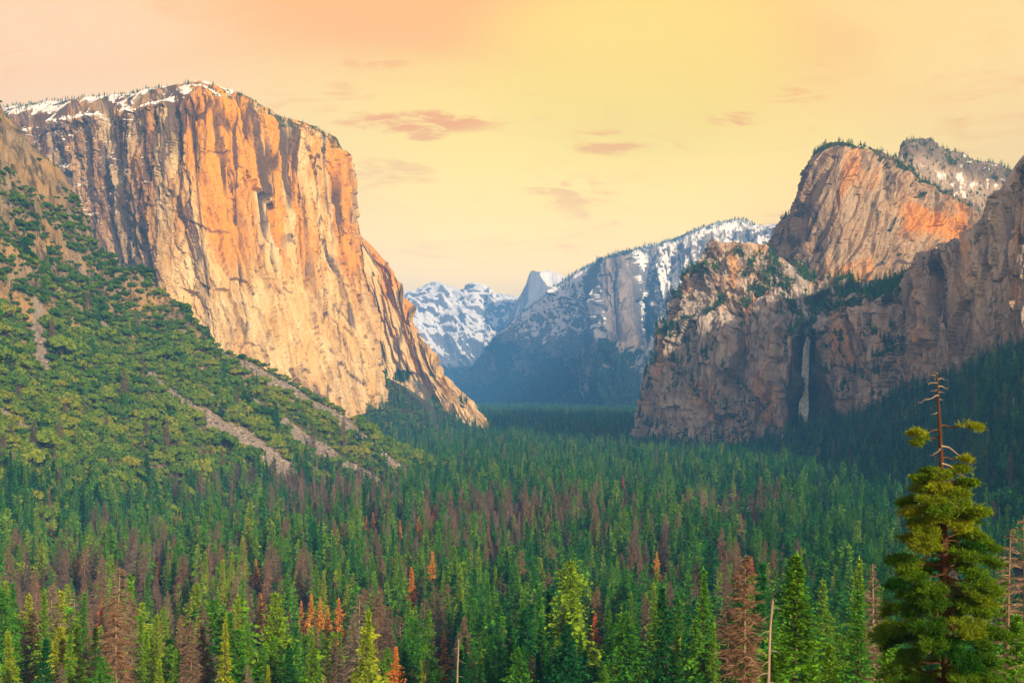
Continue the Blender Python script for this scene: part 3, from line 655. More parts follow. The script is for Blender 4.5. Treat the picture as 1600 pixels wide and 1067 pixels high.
def d_masks(P, U, V, R, N, D):
    px, py = topx(P[..., 0], P[..., 1]), topy(P[..., 2], P[..., 1]); nn = fbm(P[..., 0] / 140, P[..., 1] / 140, P[..., 2] / 140, 4, 0.6, 115)
    face = (px < 842 + 0.62 * np.clip(py - 428, 0, 60))
    cap = sstep(462, 440, py + 40 * (nn - 0.5)) * (~face) * sstep(838, 848, px)
    return {'snow': np.maximum(cap * (0.75 - 0.5 * sstep(868, 890, px) * (nn > 0.45)), 0.9 * (nn - 0.30) * sstep(0.35, 0.6, N[..., 2]) + 0.1), 'stain_glow': 0.6 * sstep(862, 880, px), 'veg': 1.6 * sstep(0.46, 0.6, nn) * sstep(500, 540, py) - 0.2}
HALF = make_rock('granite_dome', 'split rounded granite dome with a sheer face and snowy cap far off', wrapped(dcols, (6, 300), (-6, 300)), 190, [16, 24, 40, 50, 12, 5], M['snowy'], d_disp, d_masks)

# snowfield ridge farthest back
C = [(560, 500), (620, 474), (640, 461), (658, 450), (680, 441), (700, 446), (722, 453), (742, 449), (756, 459), (775, 461), (800, 463), (825, 480), (870, 500), (930, 520)]
ccols = [[(px, 652, 14200), (px, 600, 14700), (px, py + (600 - py) * 0.62, 15300), (px, py + (600 - py) * 0.32, 16000), (px, py + (600 - py) * 0.12, 16600), (px, py, 17200), (px + 2, py + 10, 18200), (px + 4, py + 90, 19800)] for px, py in C]
ccols = [[(a, b, c * 0.98) for a, b, c in cc] for cc in ccols]
def c_disp(P, U, V, R, N):
    f = 0.2 + 0.8 * sstep(5.0, 4.3, R)
    return ((ridged((U + 0.8 * V) / 900, V / 1600, 0, 4, 0.55, 121) - 0.6) * 650 + (ridged((U + 0.5 * V) / 260, V / 420, 0, 4, 0.6, 122) - 0.6) * 160 + (fbm(U / 110, V / 130, 0, 3, 0.6, 123) - 0.5) * 70) * f * 1.15
def c_masks(P, U, V, R, N, D):
    py = topy(P[..., 2], P[..., 1]); nn = fbm(P[..., 0] / 260, P[..., 1] / 260, P[..., 2] / 260, 4, 0.6, 125)
    nz = N[..., 2]
    snow = sstep(0.28, 0.52, nz) * 1.1 + 0.7 * (nn - 0.5) - 1.2 * sstep(520, 590, py + 50 * (nn - 0.5)) + 0.15
    return {'snow': snow, 'veg': 1.4 * sstep(540, 600, py) - 0.4 + (nn - 0.5)}
SNOW = make_rock('snow_mountain', 'broad snow covered mountain farthest back in the valley gap', ccols, 300, [20, 50, 60, 50, 40, 8, 4], M['snowy'], c_disp, c_masks)
# ------------------------------------------------------------------ tree materials
def leaf_material(name, stops, vary=0.5, trans=0.25):
    """stops: colours picked by the tree's own tint (0..1)"""
    m = bpy.data.materials.new(name); m.use_nodes = True; T = NT(m.node_tree); T.n.clear()
    out = T.new('ShaderNodeOutputMaterial')
    tint = attr(T, 'tint', 'INSTANCER')
    c = T.ramp(tint, stops)
    geo = T.new('ShaderNodeNewGeometry')
    k = T.math('MULTIPLY_ADD', geo.outputs['Random Per Island'], vary, 1 - vary / 2)
    c = T.mix(1.0, c, T.new_rgb(k), 'MULTIPLY')
    d = T.new('ShaderNodeBsdfDiffuse'); T.l.new(c, d.inputs[0])
    if trans:
        t = T.new('ShaderNodeBsdfTranslucent'); T.l.new(c, t.inputs[0])
        mx = T.new('ShaderNodeMixShader'); mx.inputs[0].default_value = trans
        T.l.new(d.outputs[0], mx.inputs[1]); T.l.new(t.outputs[0], mx.inputs[2]); T.l.new(mx.outputs[0], out.inputs[0])
    else: T.l.new(d.outputs[0], out.inputs[0])
    return m
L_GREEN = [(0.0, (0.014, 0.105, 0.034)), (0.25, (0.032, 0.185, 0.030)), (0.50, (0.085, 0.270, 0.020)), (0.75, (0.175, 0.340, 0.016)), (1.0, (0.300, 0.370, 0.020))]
L_DEAD = [(0.0, (0.120, 0.098, 0.092)), (0.4, (0.170, 0.125, 0.100)), (0.75, (0.225, 0.140, 0.088)), (1.0, (0.200, 0.175, 0.145))]
L_RUST = [(0.0, (0.74, 0.22, 0.045)), (0.5, (0.70, 0.29, 0.04)), (1.0, (0.74, 0.40, 0.06))]
L_OAK = [(0.0, (0.036, 0.110, 0.014)), (0.4, (0.095, 0.195, 0.012)), (0.75, (0.180, 0.265, 0.012)), (1.0, (0.260, 0.285, 0.018))]
L_BARK = [(0.0, (0.070, 0.050, 0.042)), (1.0, (0.11, 0.085, 0.07))]
L_GREY = [(0.0, (0.15, 0.11, 0.10)), (0.5, (0.21, 0.15, 0.115)), (1.0, (0.30, 0.245, 0.20))]
M['needles'] = leaf_material('green_needles', L_GREEN, 0.75)
M['dead_twigs'] = leaf_material('dead_twigs', L_DEAD, 0.6, 0.15)
M['rust'] = leaf_material('rust_needles', L_RUST, 1.1)
M['oak'] = leaf_material('oak_leaves', L_OAK, 0.8)
M['bark'] = leaf_material('bark', L_BARK, 0.3, 0)
M['grey_wood'] = leaf_material('grey_dead_wood', L_GREY, 0.3, 0)

# ------------------------------------------------------------------ tree shapes
class Tri:
    """collects triangles as numpy blocks"""
    def __init__(s): s.v = []
    def add(s, T): s.v.append(np.asarray(T, np.float32).reshape(-1, 3, 3))
    def mesh(s, name, mat):
        V = np.concatenate(s.v).reshape(-1, 3); n = len(V)
        me = poly_mesh(name, V, np.arange(n), np.arange(0, n, 3)); me.materials.append(mat); return me
def tube_tris(pts, rad, n=6):
    """tapered round stem along pts"""
    pts = np.asarray(pts, float); rad = np.asarray(rad, float); out = []
    a = np.linspace(0, 2 * np.pi, n, endpoint=False)
    d = np.gradient(pts, axis=0); d /= np.maximum(np.linalg.norm(d, axis=1, keepdims=True), 1e-9)
    ref = np.where(np.abs(d[:, 2:3]) > 0.9, np.array([[1., 0, 0]]), np.array([[0., 0, 1]]))
    s = np.cross(d, ref); s /= np.maximum(np.linalg.norm(s, axis=1, keepdims=True), 1e-9); t = np.cross(d, s)
    R = pts[:, None] + rad[:, None, None] * (np.cos(a)[None, :, None] * s[:, None] + np.sin(a)[None, :, None] * t[:, None])
    A, B, C, D_ = R[:-1], np.roll(R[:-1], -1, 1), np.roll(R[1:], -1, 1), R[1:]
    return np.concatenate([np.stack([A, B, C], 2).reshape(-1, 3, 3), np.stack([A, C, D_], 2).reshape(-1, 3, 3)])
def spray_tris(base, dirv, up, L, W, k, rng, droop=0.25, jit=0.35):
    """a flat, drooping bough: a spine leaf and k leaf-shaped side sprays for every branch. base,dirv,up: (n,3); L,W: (n,)"""
    n = len(base); side = np.cross(dirv, up); out = []
    tip = base + dirv * L[:, None] - up * (droop * L)[:, None]
    for i in range(k):
        f = (i + rng.random(n) * 0.8) / k
        f = 0.12 + 0.86 * f
        c = base + dirv * (L * f)[:, None] - up * (droop * L * f * f)[:, None]
        sg = np.where(rng.random(n) < 0.5, -1.0, 1.0)
        ln = W * (1.15 - 0.75 * f) * (0.6 + 0.8 * rng.random(n))
        dd = dirv * (0.55 + 0.4 * rng.random((n, 1))) + side * (sg * (0.55 + 0.7 * rng.random(n)))[:, None] + up * (rng.normal(0, jit, n) - 0.15)[:, None]
        dd /= np.linalg.norm(dd, axis=1, keepdims=True)
        e = np.cross(dd, up + rng.normal(0, 0.5, (n, 3))); e /= np.maximum(np.linalg.norm(e, axis=1, keepdims=True), 1e-6)
        w = (ln * (0.26 + 0.18 * rng.random(n)))[:, None]
        m = c + dd * (ln * 0.55)[:, None]; t = c + dd * ln[:, None]
        out += [np.stack([c, m + e * w, t], 1), np.stack([c, t, m - e * w], 1)]
    return np.concatenate(out)
def conifer_parts(seed, H=36.0, R=4.3, whorls=30, per=6, k=7, bare=0.12, shape=0.85, irregular=0.25, flat=0.0, leaf=0.40):
    rng = np.random.default_rng(seed)
    lean = rng.normal(0, 0.012, 2) * H
    tr = [(lean[0] * t * t, lean[1] * t * t, H * t) for t in np.linspace(0, 0.985, 7)]
    trunk = tube_tris(tr, np.interp(np.linspace(0, 0.985, 7), [0, 0.06, 1], [0.017 * H, 0.0125 * H, 0.02]), 6)
    t = np.repeat(bare + (1 - bare) * (np.linspace(0, 1, whorls) ** 0.92), per) + rng.normal(0, 0.008, whorls * per)
    t = np.clip(t, bare * 0.8, 0.995)
    n = len(t); az = rng.random(n) * 2 * np.pi
    # uneven sides and gaps: lobes of longer and shorter boughs
    lob = 1 + irregular * (np.sin(az * 2 + t * 13 + seed) * 0.5 + np.sin(az * 3 - t * 29 + seed * 2) * 0.5)
    s = (t - bare) / (1 - bare)
    prof = np.minimum(1, (s + 0.05) / 0.16) * (1 - s) ** shape + 0.028
    L = R * prof * lob * (0.62 + 0.5 * rng.random(n))
    keep = rng.random(n) > 0.08 + 0.16 * (s < 0.25)
    t, az, L, s = t[keep], az[keep], L[keep], s[keep]; n = len(t)
    slope = np.interp(s, [0, 0.5, 1], [-0.30, 0.0, 0.55]) + rng.normal(0, 0.1, n) + flat
    dv = np.stack([np.cos(az), np.sin(az), slope], 1); dv /= np.linalg.norm(dv, axis=1, keepdims=True)
    side = np.cross(dv, [0, 0, 1.0]); side /= np.linalg.norm(side, axis=1, keepdims=True); up = np.cross(side, dv)
    base = np.stack([lean[0] * t * t, lean[1] * t * t, H * t], 1)
    crown = spray_tris(base, dv, up, L, np.maximum(leaf * L, 0.35 * leaf * R), k, rng, 0.22)
    top = np.array([lean[0], lean[1], H]); e = 0.05 * R + 0.12
    tp = []
    for a in range(4):
        an = a * 1.57; tp.append([top + (0, 0, 0.03 * H), top + (e * math.cos(an), e * math.sin(an), -0.02 * H), top + (e * math.cos(an + 1.3), e * math.sin(an + 1.3), -0.02 * H)])
    return trunk, np.concatenate([crown, np.array(tp)])
def dead_parts(seed, H=34.0, R=3.6, whorls=28, per=6, k=7, keepf=0.85, thick=1.0):
    """standing dead conifer: grey trunk, bare drooping boughs with fine twigs"""
    rng = np.random.default_rng(seed)
    lean = rng.normal(0, 0.015, 2) * H; ts = np.linspace(0, 1, 7)
    trunk = tube_tris([(lean[0] * t * t, lean[1] * t * t, H * t) for t in ts], np.interp(ts, [0, 0.06, 1], [0.016 * H, 0.012 * H, 0.05]), 5)
    t = np.repeat(np.linspace(0.14, 0.985, whorls), per) + rng.normal(0, 0.01, whorls * per); n = len(t); az = rng.random(n) * 2 * np.pi
    s = (t - 0.14) / 0.86
    L = R * (np.minimum(1, (s + 0.1) / 0.2) * (1 - s) ** 0.7 + 0.06) * (0.45 + 0.7 * rng.random(n))
    keep = rng.random(n) < keepf; t, az, L, s = t[keep], az[keep], L[keep], s[keep]; n = len(t)
    slope = np.interp(s, [0, 1], [-0.35, 0.35]) + rng.normal(0, 0.15, n)
    dv = np.stack([np.cos(az), np.sin(az), slope], 1); dv /= np.linalg.norm(dv, axis=1, keepdims=True)
    side = np.cross(dv, [0, 0, 1.0]); side /= np.linalg.norm(side, axis=1, keepdims=True); up = np.cross(side, dv)
    base = np.stack([lean[0] * t * t, lean[1] * t * t, H * t], 1); out = []
    w = (0.11 * thick)
    tip = base + dv * L[:, None] - up * (0.2 * L)[:, None]
    for ax in (side, up):
        out.append(np.stack([base + ax * w, base - ax * w, tip], 1))
    for i in range(k):
        f = 0.25 + 0.75 * (i + rng.random(n)) / k
        c = base + dv * (L * f)[:, None] - up * (0.2 * L * f * f)[:, None]
        sg = np.where(rng.random(n) < 0.5, -1.0, 1.0)
        dd = dv * 0.7 + side * (sg * (0.4 + 0.7 * rng.random(n)))[:, None] - up * (0.35 * rng.random(n) + rng.normal(0, 0.25, n))[:, None]
        ln = L * 0.40 * (0.5 + rng.random(n)) + 0.25
        e = np.cross(dd, rng.normal(0, 1, (n, 3))); e /= np.maximum(np.linalg.norm(e, axis=1, keepdims=True), 1e-6)
        ww = (0.10 + 0.13 * rng.random(n))[:, None] * thick
        out.append(np.stack([c + e * ww, c - e * ww, c + dd * ln[:, None]], 1))
    return trunk, np.concatenate(out)
def oak_parts(seed, R=6.0, H=8.5, lobes=22, per=46, leaf=0.95):
    """broad evergreen oak: short forked trunk, crown of many leafy clumps with gaps"""
    rng = np.random.default_rng(seed); tr = []
    fork = np.array([rng.normal(0, .3), rng.normal(0, .3), 0.25 * H])
    tr.append(tube_tris([(0, 0, -0.5), fork * 0.5, fork], [0.055 * R, 0.045 * R, 0.04 * R], 6))
    cen = []
    for i in range(lobes):
        a = rng.random() * 6.283; r = math.sqrt(rng.random()) * 0.78; z = 0.16 + 0.62 * math.sqrt(max(0.0, 1 - r * r)) * (0.65 + 0.45 * rng.random())
        cen.append((r * R * math.cos(a), r * R * math.sin(a), z * H))
    cen = np.array(cen)
    for c in cen[:: max(1, lobes // 7)]:
        tr.append(tube_tris([fork, (fork + c) / 2 + (0, 0, -0.04 * H), c], [0.03 * R, 0.02 * R, 0.008 * R], 4))
    out = []
    for c in cen:
        rr = R * (0.20 + 0.13 * rng.random())
        d = rng.normal(0, 1, (per, 3)); d[:, 2] = np.abs(d[:, 2]) * 1.1 - 0.45; d /= np.linalg.norm(d, axis=1, keepdims=True)
        p = c + d * rr * (0.75 + 0.35 * rng.random((per, 1))) * (1, 1, 0.75)
        e1 = np.cross(d, rng.normal(0, 1, (per, 3))); e1 /= np.linalg.norm(e1, axis=1, keepdims=True)
        nrm = d + rng.normal(0, 0.45, (per, 3)); e2 = np.cross(nrm, e1); e2 /= np.linalg.norm(e2, axis=1, keepdims=True); e1 = np.cross(e2, nrm); e1 /= np.linalg.norm(e1, axis=1, keepdims=True)
        s = (leaf * (0.6 + 0.7 * rng.random((per, 1))))
        out += [np.stack([p - e1 * s, p + e2 * s * 0.6, p + e1 * s], 1), np.stack([p - e1 * s, p + e1 * s, p - e2 * s * 0.6], 1)]
    return np.concatenate(tr), np.concatenate(out)

def to_mesh(name, tris, mat):
    V = np.asarray(tris, np.float32).reshape(-1, 3); n = len(V)
    me = poly_mesh(name, V, np.arange(n), np.arange(0, n, 3)); me.materials.append(mat); return me
def joined(name, a, ma, b, mb):
    V = np.concatenate([a, b]).reshape(-1, 3); n = len(V)
    me = poly_mesh(name, V, np.arange(n), np.arange(0, n, 3), mat_index=[0] * len(a) + [1] * len(b)); me.materials.append(ma); me.materials.append(mb); return me

# kinds: list of (trunk mesh, crown mesh) for the single trees, and joined meshes for the forest mass; nominal height
KIND = {}
def kind(name, gen, args_near, args_far, mt, mc, H):
    near = [];  far = []
    for a in args_near:
        t, c = gen(**a); near.append((to_mesh('trunk', t, M[mt]), to_mesh('crown', c, M[mc])))
    for a in args_far:
        t, c = gen(**a); far.append(joined(name + '_mass', t, M[mt], c, M[mc]))
    KIND[name] = dict(near=near, far=far, H=H)
con = [dict(seed=1, H=36, R=7.0, shape=1.0), dict(seed=2, H=36, R=6.0, shape=0.95), dict(seed=3, H=36, R=8.0, shape=1.1, irregular=0.35), dict(seed=4, H=36, R=5.4, shape=0.8, irregular=0.4), dict(seed=5, H=36, R=7.0, shape=0.75, irregular=0.5, bare=0.15, flat=0.1), dict(seed=6, H=36, R=6.4, shape=1.0, bare=0.08), dict(seed=7, H=36, R=5.8, shape=0.42, irregular=0.7, bare=0.34), dict(seed=8, H=36, R=7.4, shape=0.55, irregular=0.7, bare=0.22, flat=0.15)]
kind('conifer', conifer_parts, [dict(c, whorls=50, per=8, k=16, leaf=0.27) for c in con], [dict(c, whorls=24, per=6, k=7, leaf=0.50) for c in con], 'bark', 'needles', 36)
kind('rusty_conifer', conifer_parts, [dict(seed=21, H=36, R=7.0, shape=0.85, irregular=0.5, whorls=40, per=7, k=13, leaf=0.30), dict(seed=22, H=36, R=6.0, shape=0.7, irregular=0.7, whorls=40, per=8, k=14, leaf=0.30), dict(seed=23, H=36, R=7.6, shape=0.9, irregular=0.65, whorls=40, per=8, k=14, leaf=0.30)], [dict(seed=21, H=36, R=4.4, whorls=20, per=6, k=6, leaf=0.6)], 'bark', 'rust', 36)
dd = [dict(seed=31, H=34, R=5.2), dict(seed=32, H=34, R=4.4), dict(seed=33, H=34, R=5.8, keepf=0.75), dict(seed=34, H=34, R=4.0, keepf=0.8), dict(seed=35, H=34, R=5.0)]
kind('dead_conifer', dead_parts, [dict(d, whorls=44, per=8, k=24, thick=0.42) for d in dd], [dict(d, whorls=20, per=6, k=8, thick=1.2) for d in dd], 'grey_wood', 'dead_twigs', 34)
ok = [dict(seed=41, R=6.0, H=9.0), dict(seed=42, R=6.6, H=8.0), dict(seed=43, R=5.2, H=9.5), dict(seed=44, R=6.2, H=10.0)]
kind('oak', oak_parts, [dict(o, lobes=26, per=60, leaf=0.62) for o in ok], [dict(o, lobes=18, per=26, leaf=1.0) for o in ok], 'bark', 'oak', 9)
FARLIST = []          # (kind, variant) -> index used by the forest mass
for k_, d_ in KIND.items():
    d_['first'] = len(FARLIST)
    FARLIST += d_['far']

# ------------------------------------------------------------------ where trees stand
rng = np.random.default_rng(7)
X_, Y_, Z_, K_, S_, TI_ = [], [], [], [], [], []
KN = ['conifer', 'dead_conifer', 'oak', 'rusty_conifer']
def push(x, y, z, k, s, t): X_.append(x); Y_.append(y); Z_.append(z); K_.append(k); S_.append(s); TI_.append(t)
def zone_blob(px, py, blobs):
    m = np.zeros(np.shape(px))
    for cx, cy_, rx, ry, a in blobs: m = np.maximum(m, a * np.exp(-((px - cx) / rx) ** 2 - ((py - cy_) / ry) ** 2))
    return m
DEADZ = [(120, 960, 230, 90, .85), (420, 930, 170, 60, .6), (470, 765, 130, 42, .95), (560, 790, 90, 40, .7), (820, 815, 160, 38, .85), (700, 850, 120, 40, .5), (1150, 790, 75, 14, .95), (1140, 930, 70, 60, .65), (1000, 880, 90, 40, .35), (560, 1000, 130, 60, .45), (240, 860, 130, 40, .4), (960, 770, 60, 16, .5), (90, 860, 90, 40, .3)]
OAKZ = [(120, 690, 300, 70, 1.0), (420, 680, 120, 70, 1.0), (330, 800, 130, 50, .75), (90, 780, 170, 60, .75), (500, 870, 90, 22, .4), (600, 740, 60, 30, .8), (470, 950, 60, 20, .2), (380, 900, 80, 30, .3)]
def scatter_ground():
    # sample photo-column / distance, density per area
    bands = [(270, 700, 7.8), (700, 1400, 8.2), (1100, 2200, 6.0), (1400, 2400, 9.2), (2400, 3800, 10.8), (3800, 5600, 14.0), (5600, 10500, 17.0)]
    for y0, y1, sp in bands:
        for side in (0,):
            ny = int((y1 - y0) / sp); ys = y0 + (np.arange(ny) + 0.5) * sp
            xs_max = (1000 / F) * y1; nx = int(2 * xs_max / sp)
            gx = -xs_max + (np.arange(nx) + 0.5) * sp
            X, Y = np.meshgrid(gx, ys); X = X.ravel(); Y = Y.ravel()
            X = X + rng.uniform(-.48, .48, X.size) * sp; Y = Y + rng.uniform(-.48, .48, Y.size) * sp
            px = topx(X, Y); ok = (px > -110) & (px < 1710) if y1 < 4000 else (px > 520) & (px < 1090)
            X, Y, px = X[ok], Y[ok], px[ok]
            z, tl, tr, ta = ground(X, Y, True)
            z = z + np.where(tl > 0, hill_relief(X, Y, z, tl), 0)
            py = topy(z + 22, Y)
            ok = (py < 1140) & (tl < 1.03) & (tr < 1.0) & (ta < 1.0)
            X, Y, px, z, py, tl, tr, ta = (a[ok] for a in (X, Y, px, z, py, tl, tr, ta))
            if sp == 6.0:
                o_ = tl > 0.02; X, Y, px, z, py, tl, tr, ta = (a[o_] for a in (X, Y, px, z, py, tl, tr, ta))
            n = len(X); clump = fbm(X / 55, Y / 55, 0, 3, 0.55, 201); clump2 = fbm(X / 140, Y / 140, 0, 3, 0.5, 205)
            oakp = np.where(tl > 0, sstep(0.0, 0.14, tl), 0) * 0.993
            oakp = np.maximum(oakp, zone_blob(px, py, OAKZ) * (0.35 + 0.9 * sstep(0.4, 0.6, clump)))
            oakp = np.maximum(oakp, np.where(ta > 0.25, 0.75, 0))
            oakp = oakp * (1 - 0.85 * np.clip(zone_blob(px, py, DEADZ) * 1.3, 0, 1) * (tl < 0.4))
            deadp = zone_blob(px, py, DEADZ) * (0.32 + 1.0 * sstep(0.40, 0.58, clump)) + 0.03 + 0.10 * sstep(0.55, 0.7, clump2) * (tr == 0)
            deadp = np.where(tr > 0.1, 0.10, deadp)
            r = rng.random(n)
            kk = np.where(r < oakp, 2, np.where(rng.random(n) < deadp, 1, 0))
            dens = np.where(kk == 2, np.where(tl > 0, 0.85, 0.45) * sstep(0.26, 0.46, clump + 0.1), 0.90 - 0.35 * sstep(0.5, 0.34, clump))
            up = sstep(10, 300, z)
            dens = np.where(tl > 0, dens * ((1 - up) * (0.55 + 0.6 * sstep(0.38, 0.55, clump2)) + up * 0.85 * sstep(0.42, 0.54, 0.5 * clump + 0.5 * clump2)), dens)
            sc = scree_mask(X, Y); dens = dens * (1 - np.where(tl > 0, sc, 0))
            dens = np.where((bar_mask(X, Y) < np.where((px > 1125) & (px < 1178), 75, 28)), 0.02, dens); dens = np.where((tl == 0) & (tr == 0) & (Y < 2600), dens * (0.25 + 0.75 * sstep(0.38, 0.47, clump2)), dens)
            dens = np.where((px > 1105) & (px < 1185) & (Y < BAR_XY[1][1]) & (topy(z + 30, Y) < 797) & (Y > 0.7 * BAR_XY[1][1]), dens * 0.25, dens)
            if y1 > 5000: dens = dens * 0.9
            keep = rng.random(n) < dens
            kk = np.where((kk == 2) & (tl > 0) & (tl < 0.7) & (rng.random(n) < 0.05 * (1 - tl)), rng.integers(0, 2, n), kk)
            X, Y, z, kk, px, py, clump, tl, tr = (a[keep] for a in (X, Y, z, kk, px, py, clump, tl, tr)); n = len(X)
            s = np.where(kk == 2, rng.normal(0.95, 0.24, n), 0.80 * np.exp(rng.normal(0, 0.26, n) + 0.75 * (fbm(X / 90, Y / 90, 0, 2, 0.5, 233) - 0.5))).clip(0.25, 1.45)
            s = np.where((kk == 2) & (tl > 0), s * np.interp(z, [-150, 50, 400], [1.15, 0.90, 0.55]) * np.exp(rng.normal(0, 0.36, n)), s)
            s = np.where((tr > 0.2), s * 0.85, s)
            # colour of each tree: random, with shade painted in bluish at right, warm light yellowish at left
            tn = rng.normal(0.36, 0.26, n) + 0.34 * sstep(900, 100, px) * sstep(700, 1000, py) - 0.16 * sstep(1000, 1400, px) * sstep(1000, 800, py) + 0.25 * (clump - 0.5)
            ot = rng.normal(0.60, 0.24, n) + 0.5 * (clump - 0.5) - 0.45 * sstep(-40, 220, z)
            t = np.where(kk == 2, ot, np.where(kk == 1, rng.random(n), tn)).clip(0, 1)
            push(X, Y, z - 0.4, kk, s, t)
scatter_ground()
def scatter_rock(data, dens, kinds, smin, smax, cond, tint=(0.1, 0.5), n=9000, seed=1):
    """trees and bushes on ledges, slopes and rims of a cliff sheet"""
    P, N, R, at = data; r = np.random.default_rng(seed)
    px, py = topx(P[..., 0], P[..., 1]), topy(P[..., 2], P[..., 1])
    w = np.where(cond(px, py, R, N, at), dens(px, py, R, N, at), 0.0)
    a = np.linalg.norm(np.cross(np.gradient(P, axis=1), np.gradient(P, axis=0)), axis=2); w = (w * a).ravel()
    if w.sum() <= 0: return
    i = r.choice(w.size, n, p=w / w.sum()); p = P.reshape(-1, 3)[i] + r.normal(0, 1.2, (n, 3)) * (1, 1, 0)
    kk = r.choice(kinds, n); push(p[:, 0], p[:, 1], p[:, 2] - 0.6, kk, r.uniform(smin, smax, n), r.uniform(*tint, n))
one = lambda px, py, R, N, at: 1.0
scatter_rock(GREAT, one, [0, 0, 0, 1], 0.16, 0.48, lambda px, py, R, N, at: (R > 4.15) & (R < 5.1) & (px < 300), n=620, seed=11)
scatter_rock(GREAT, one, [0, 2, 2], 0.15, 0.36, lambda px, py, R, N, at: (R > 3.93) & (R < 4.3) & (px > 300), n=900, seed=12)
scatter_rock(EAST, one, [2, 2, 0], 0.4, 0.9, lambda px, py, R, N, at: (at['veg'] > 0.5) & (R < 4.2), n=900, seed=13)
scatter_rock(SOUTH, one, [2, 2, 2, 0], 0.45, 1.0, lambda px, py, R, N, at: (at['veg'] > 0.45) & (R > 2.9) & (R < 5.05) & (px < 1430), (0.2, 0.6), n=2600, seed=14)
scatter_rock(SOUTH, one, [2, 0, 0], 0.4, 0.85, lambda px, py, R, N, at: (at['veg'] > 0.45) & (R < 2.9) & (px < 1400), (0.05, 0.4), n=1300, seed=15)
scatter_rock(DOME, one, [0, 2], 0.3, 0.7, lambda px, py, R, N, at: (at['veg'] > 0.5), n=900, seed=16)
scatter_rock(DOME, one, [0, 0, 2], 0.3, 0.55, lambda px, py, R, N, at: (R > 3.9) & (R < 4.4), n=350, seed=17)
scatter_rock(HIGH, one, [0], 0.35, 0.75, lambda px, py, R, N, at: (at['snow'] < 0.4) & (R > 1.0), n=700, seed=18)
scatter_rock(FAR, one, [0], 0.5, 1.0, lambda px, py, R, N, at: (R > 4.84) & (R < 5.1) & (px < 1180), n=1100, seed=19)
scatter_rock(FAR, one, [0], 0.6, 1.0, lambda px, py, R, N, at: (at['veg'] > 0.5) & (at['snow'] < 0.4) & (R < 4.8), n=7000, seed=20)

TX, TY, TZ, TK, TS, TT = (np.concatenate([np.broadcast_to(np.asarray(a, float), np.shape(X_[i])) for i, a in enumerate(A)]) for A in (X_, Y_, Z_, K_, S_, TI_))
TK = TK.astype(int)

# trees that stand out in the photograph: column and row of the tip, kind, scale, tint
def stand(px, ptop, k, s, Hn, lo=260, hi=4800):
    """where a tree of that height has its tip at the photo pixel and its foot on the ground"""
    Y = np.linspace(lo, hi, 3000); x = (px - CX) / F * Y; zt = (CY - ptop) / F * Y
    g = ground_full(x, Y) + Hn * s - zt
    i = np.nonzero(g >= 0)[0]
    i = i[0] if len(i) else len(Y) - 1
    return x[i], Y[i], float(ground_full(x[i], Y[i])) - 0.3
RUST = [(679, 788, .85, .35), (654, 806, .75, .4), (643, 886, .95, .45), (675, 862, 1.0, .7), (930, 956, .78, .08), (408, 927, .85, .9), (486, 927, .80, .85), (501, 934, .7, .8), (531, 934, .85, .6), (513, 945, .65, .7), (471, 938, .65, .75), (400, 873, .7, .6),
        (158, 934, .7, .3), (583, 800, .7, .6), (573, 806, .62, .5), (625, 812, .6, .9), (785, 678, .95, .05), (119, 867, .65, .3), (247, 871, .6, .7), (82, 818, .55, .9), (693, 985, .75, .8), (1027, 862, .8, .95), (618, 1010, .7, .35), (332, 694, .5, .5), (1175, 870, .7, .2), (66, 783, .5, .4), (973, 742, .8, .2)]
rust_pts = [(*stand(px, py, 3, s, 36), 3, s, t) for px, py, s, t in RUST]
rp = np.array([(a[0], a[1]) for a in rust_pts])
# clear the trees that would stand in the same place or hide the tip of a rusty tree just in front
d = np.hypot(TX[:, None] - rp[None, :, 0], TY[:, None] - rp[None, :, 1])
near_clash = (d < 5.0).any(1)
pxT, ptT = topx(TX, TY), topy(TZ + TS * np.array([36, 34, 9, 36])[TK], TY)
for (x, y, z, k_, s, t), (px, py, *_r) in zip(rust_pts, RUST):
    w = 7.0 * F / y
    near_clash |= (np.abs(pxT - px) < w) & (TY < y) & (TY > y * 0.35) & (ptT < py + 26 * s * F / y * 0.85)
keep = ~near_clash
TX, TY, TZ, TK, TS, TT = (a[keep] for a in (TX, TY, TZ, TK, TS, TT))
TX = np.concatenate([TX, [p[0] for p in rust_pts]]); TY = np.concatenate([TY, [p[1] for p in rust_pts]]); TZ = np.concatenate([TZ, [p[2] for p in rust_pts]])
TK = np.concatenate([TK, [3] * len(rust_pts)]); TS = np.concatenate([TS, [p[4] for p in rust_pts]]); TT = np.concatenate([TT, [p[5] for p in rust_pts]])
TH = TS * np.array([36, 34, 9, 36])[TK]
TR = rng.random(len(TX)) * 6.283
TV = rng.integers(0, 1000, len(TX))

# ------------------------------------------------------------------ single trees: per kind the 300 that show largest
def in_view(i):
    px, pt, pb = topx(TX[i], TY[i]), topy(TZ[i] + TH[i], TY[i]), topy(TZ[i], TY[i])
    return (px > -8) & (px < 1608) & (pt < 1050)
allv = in_view(np.arange(len(TX)))
SINGLE = np.zeros(len(TX), bool); LISTS = {}
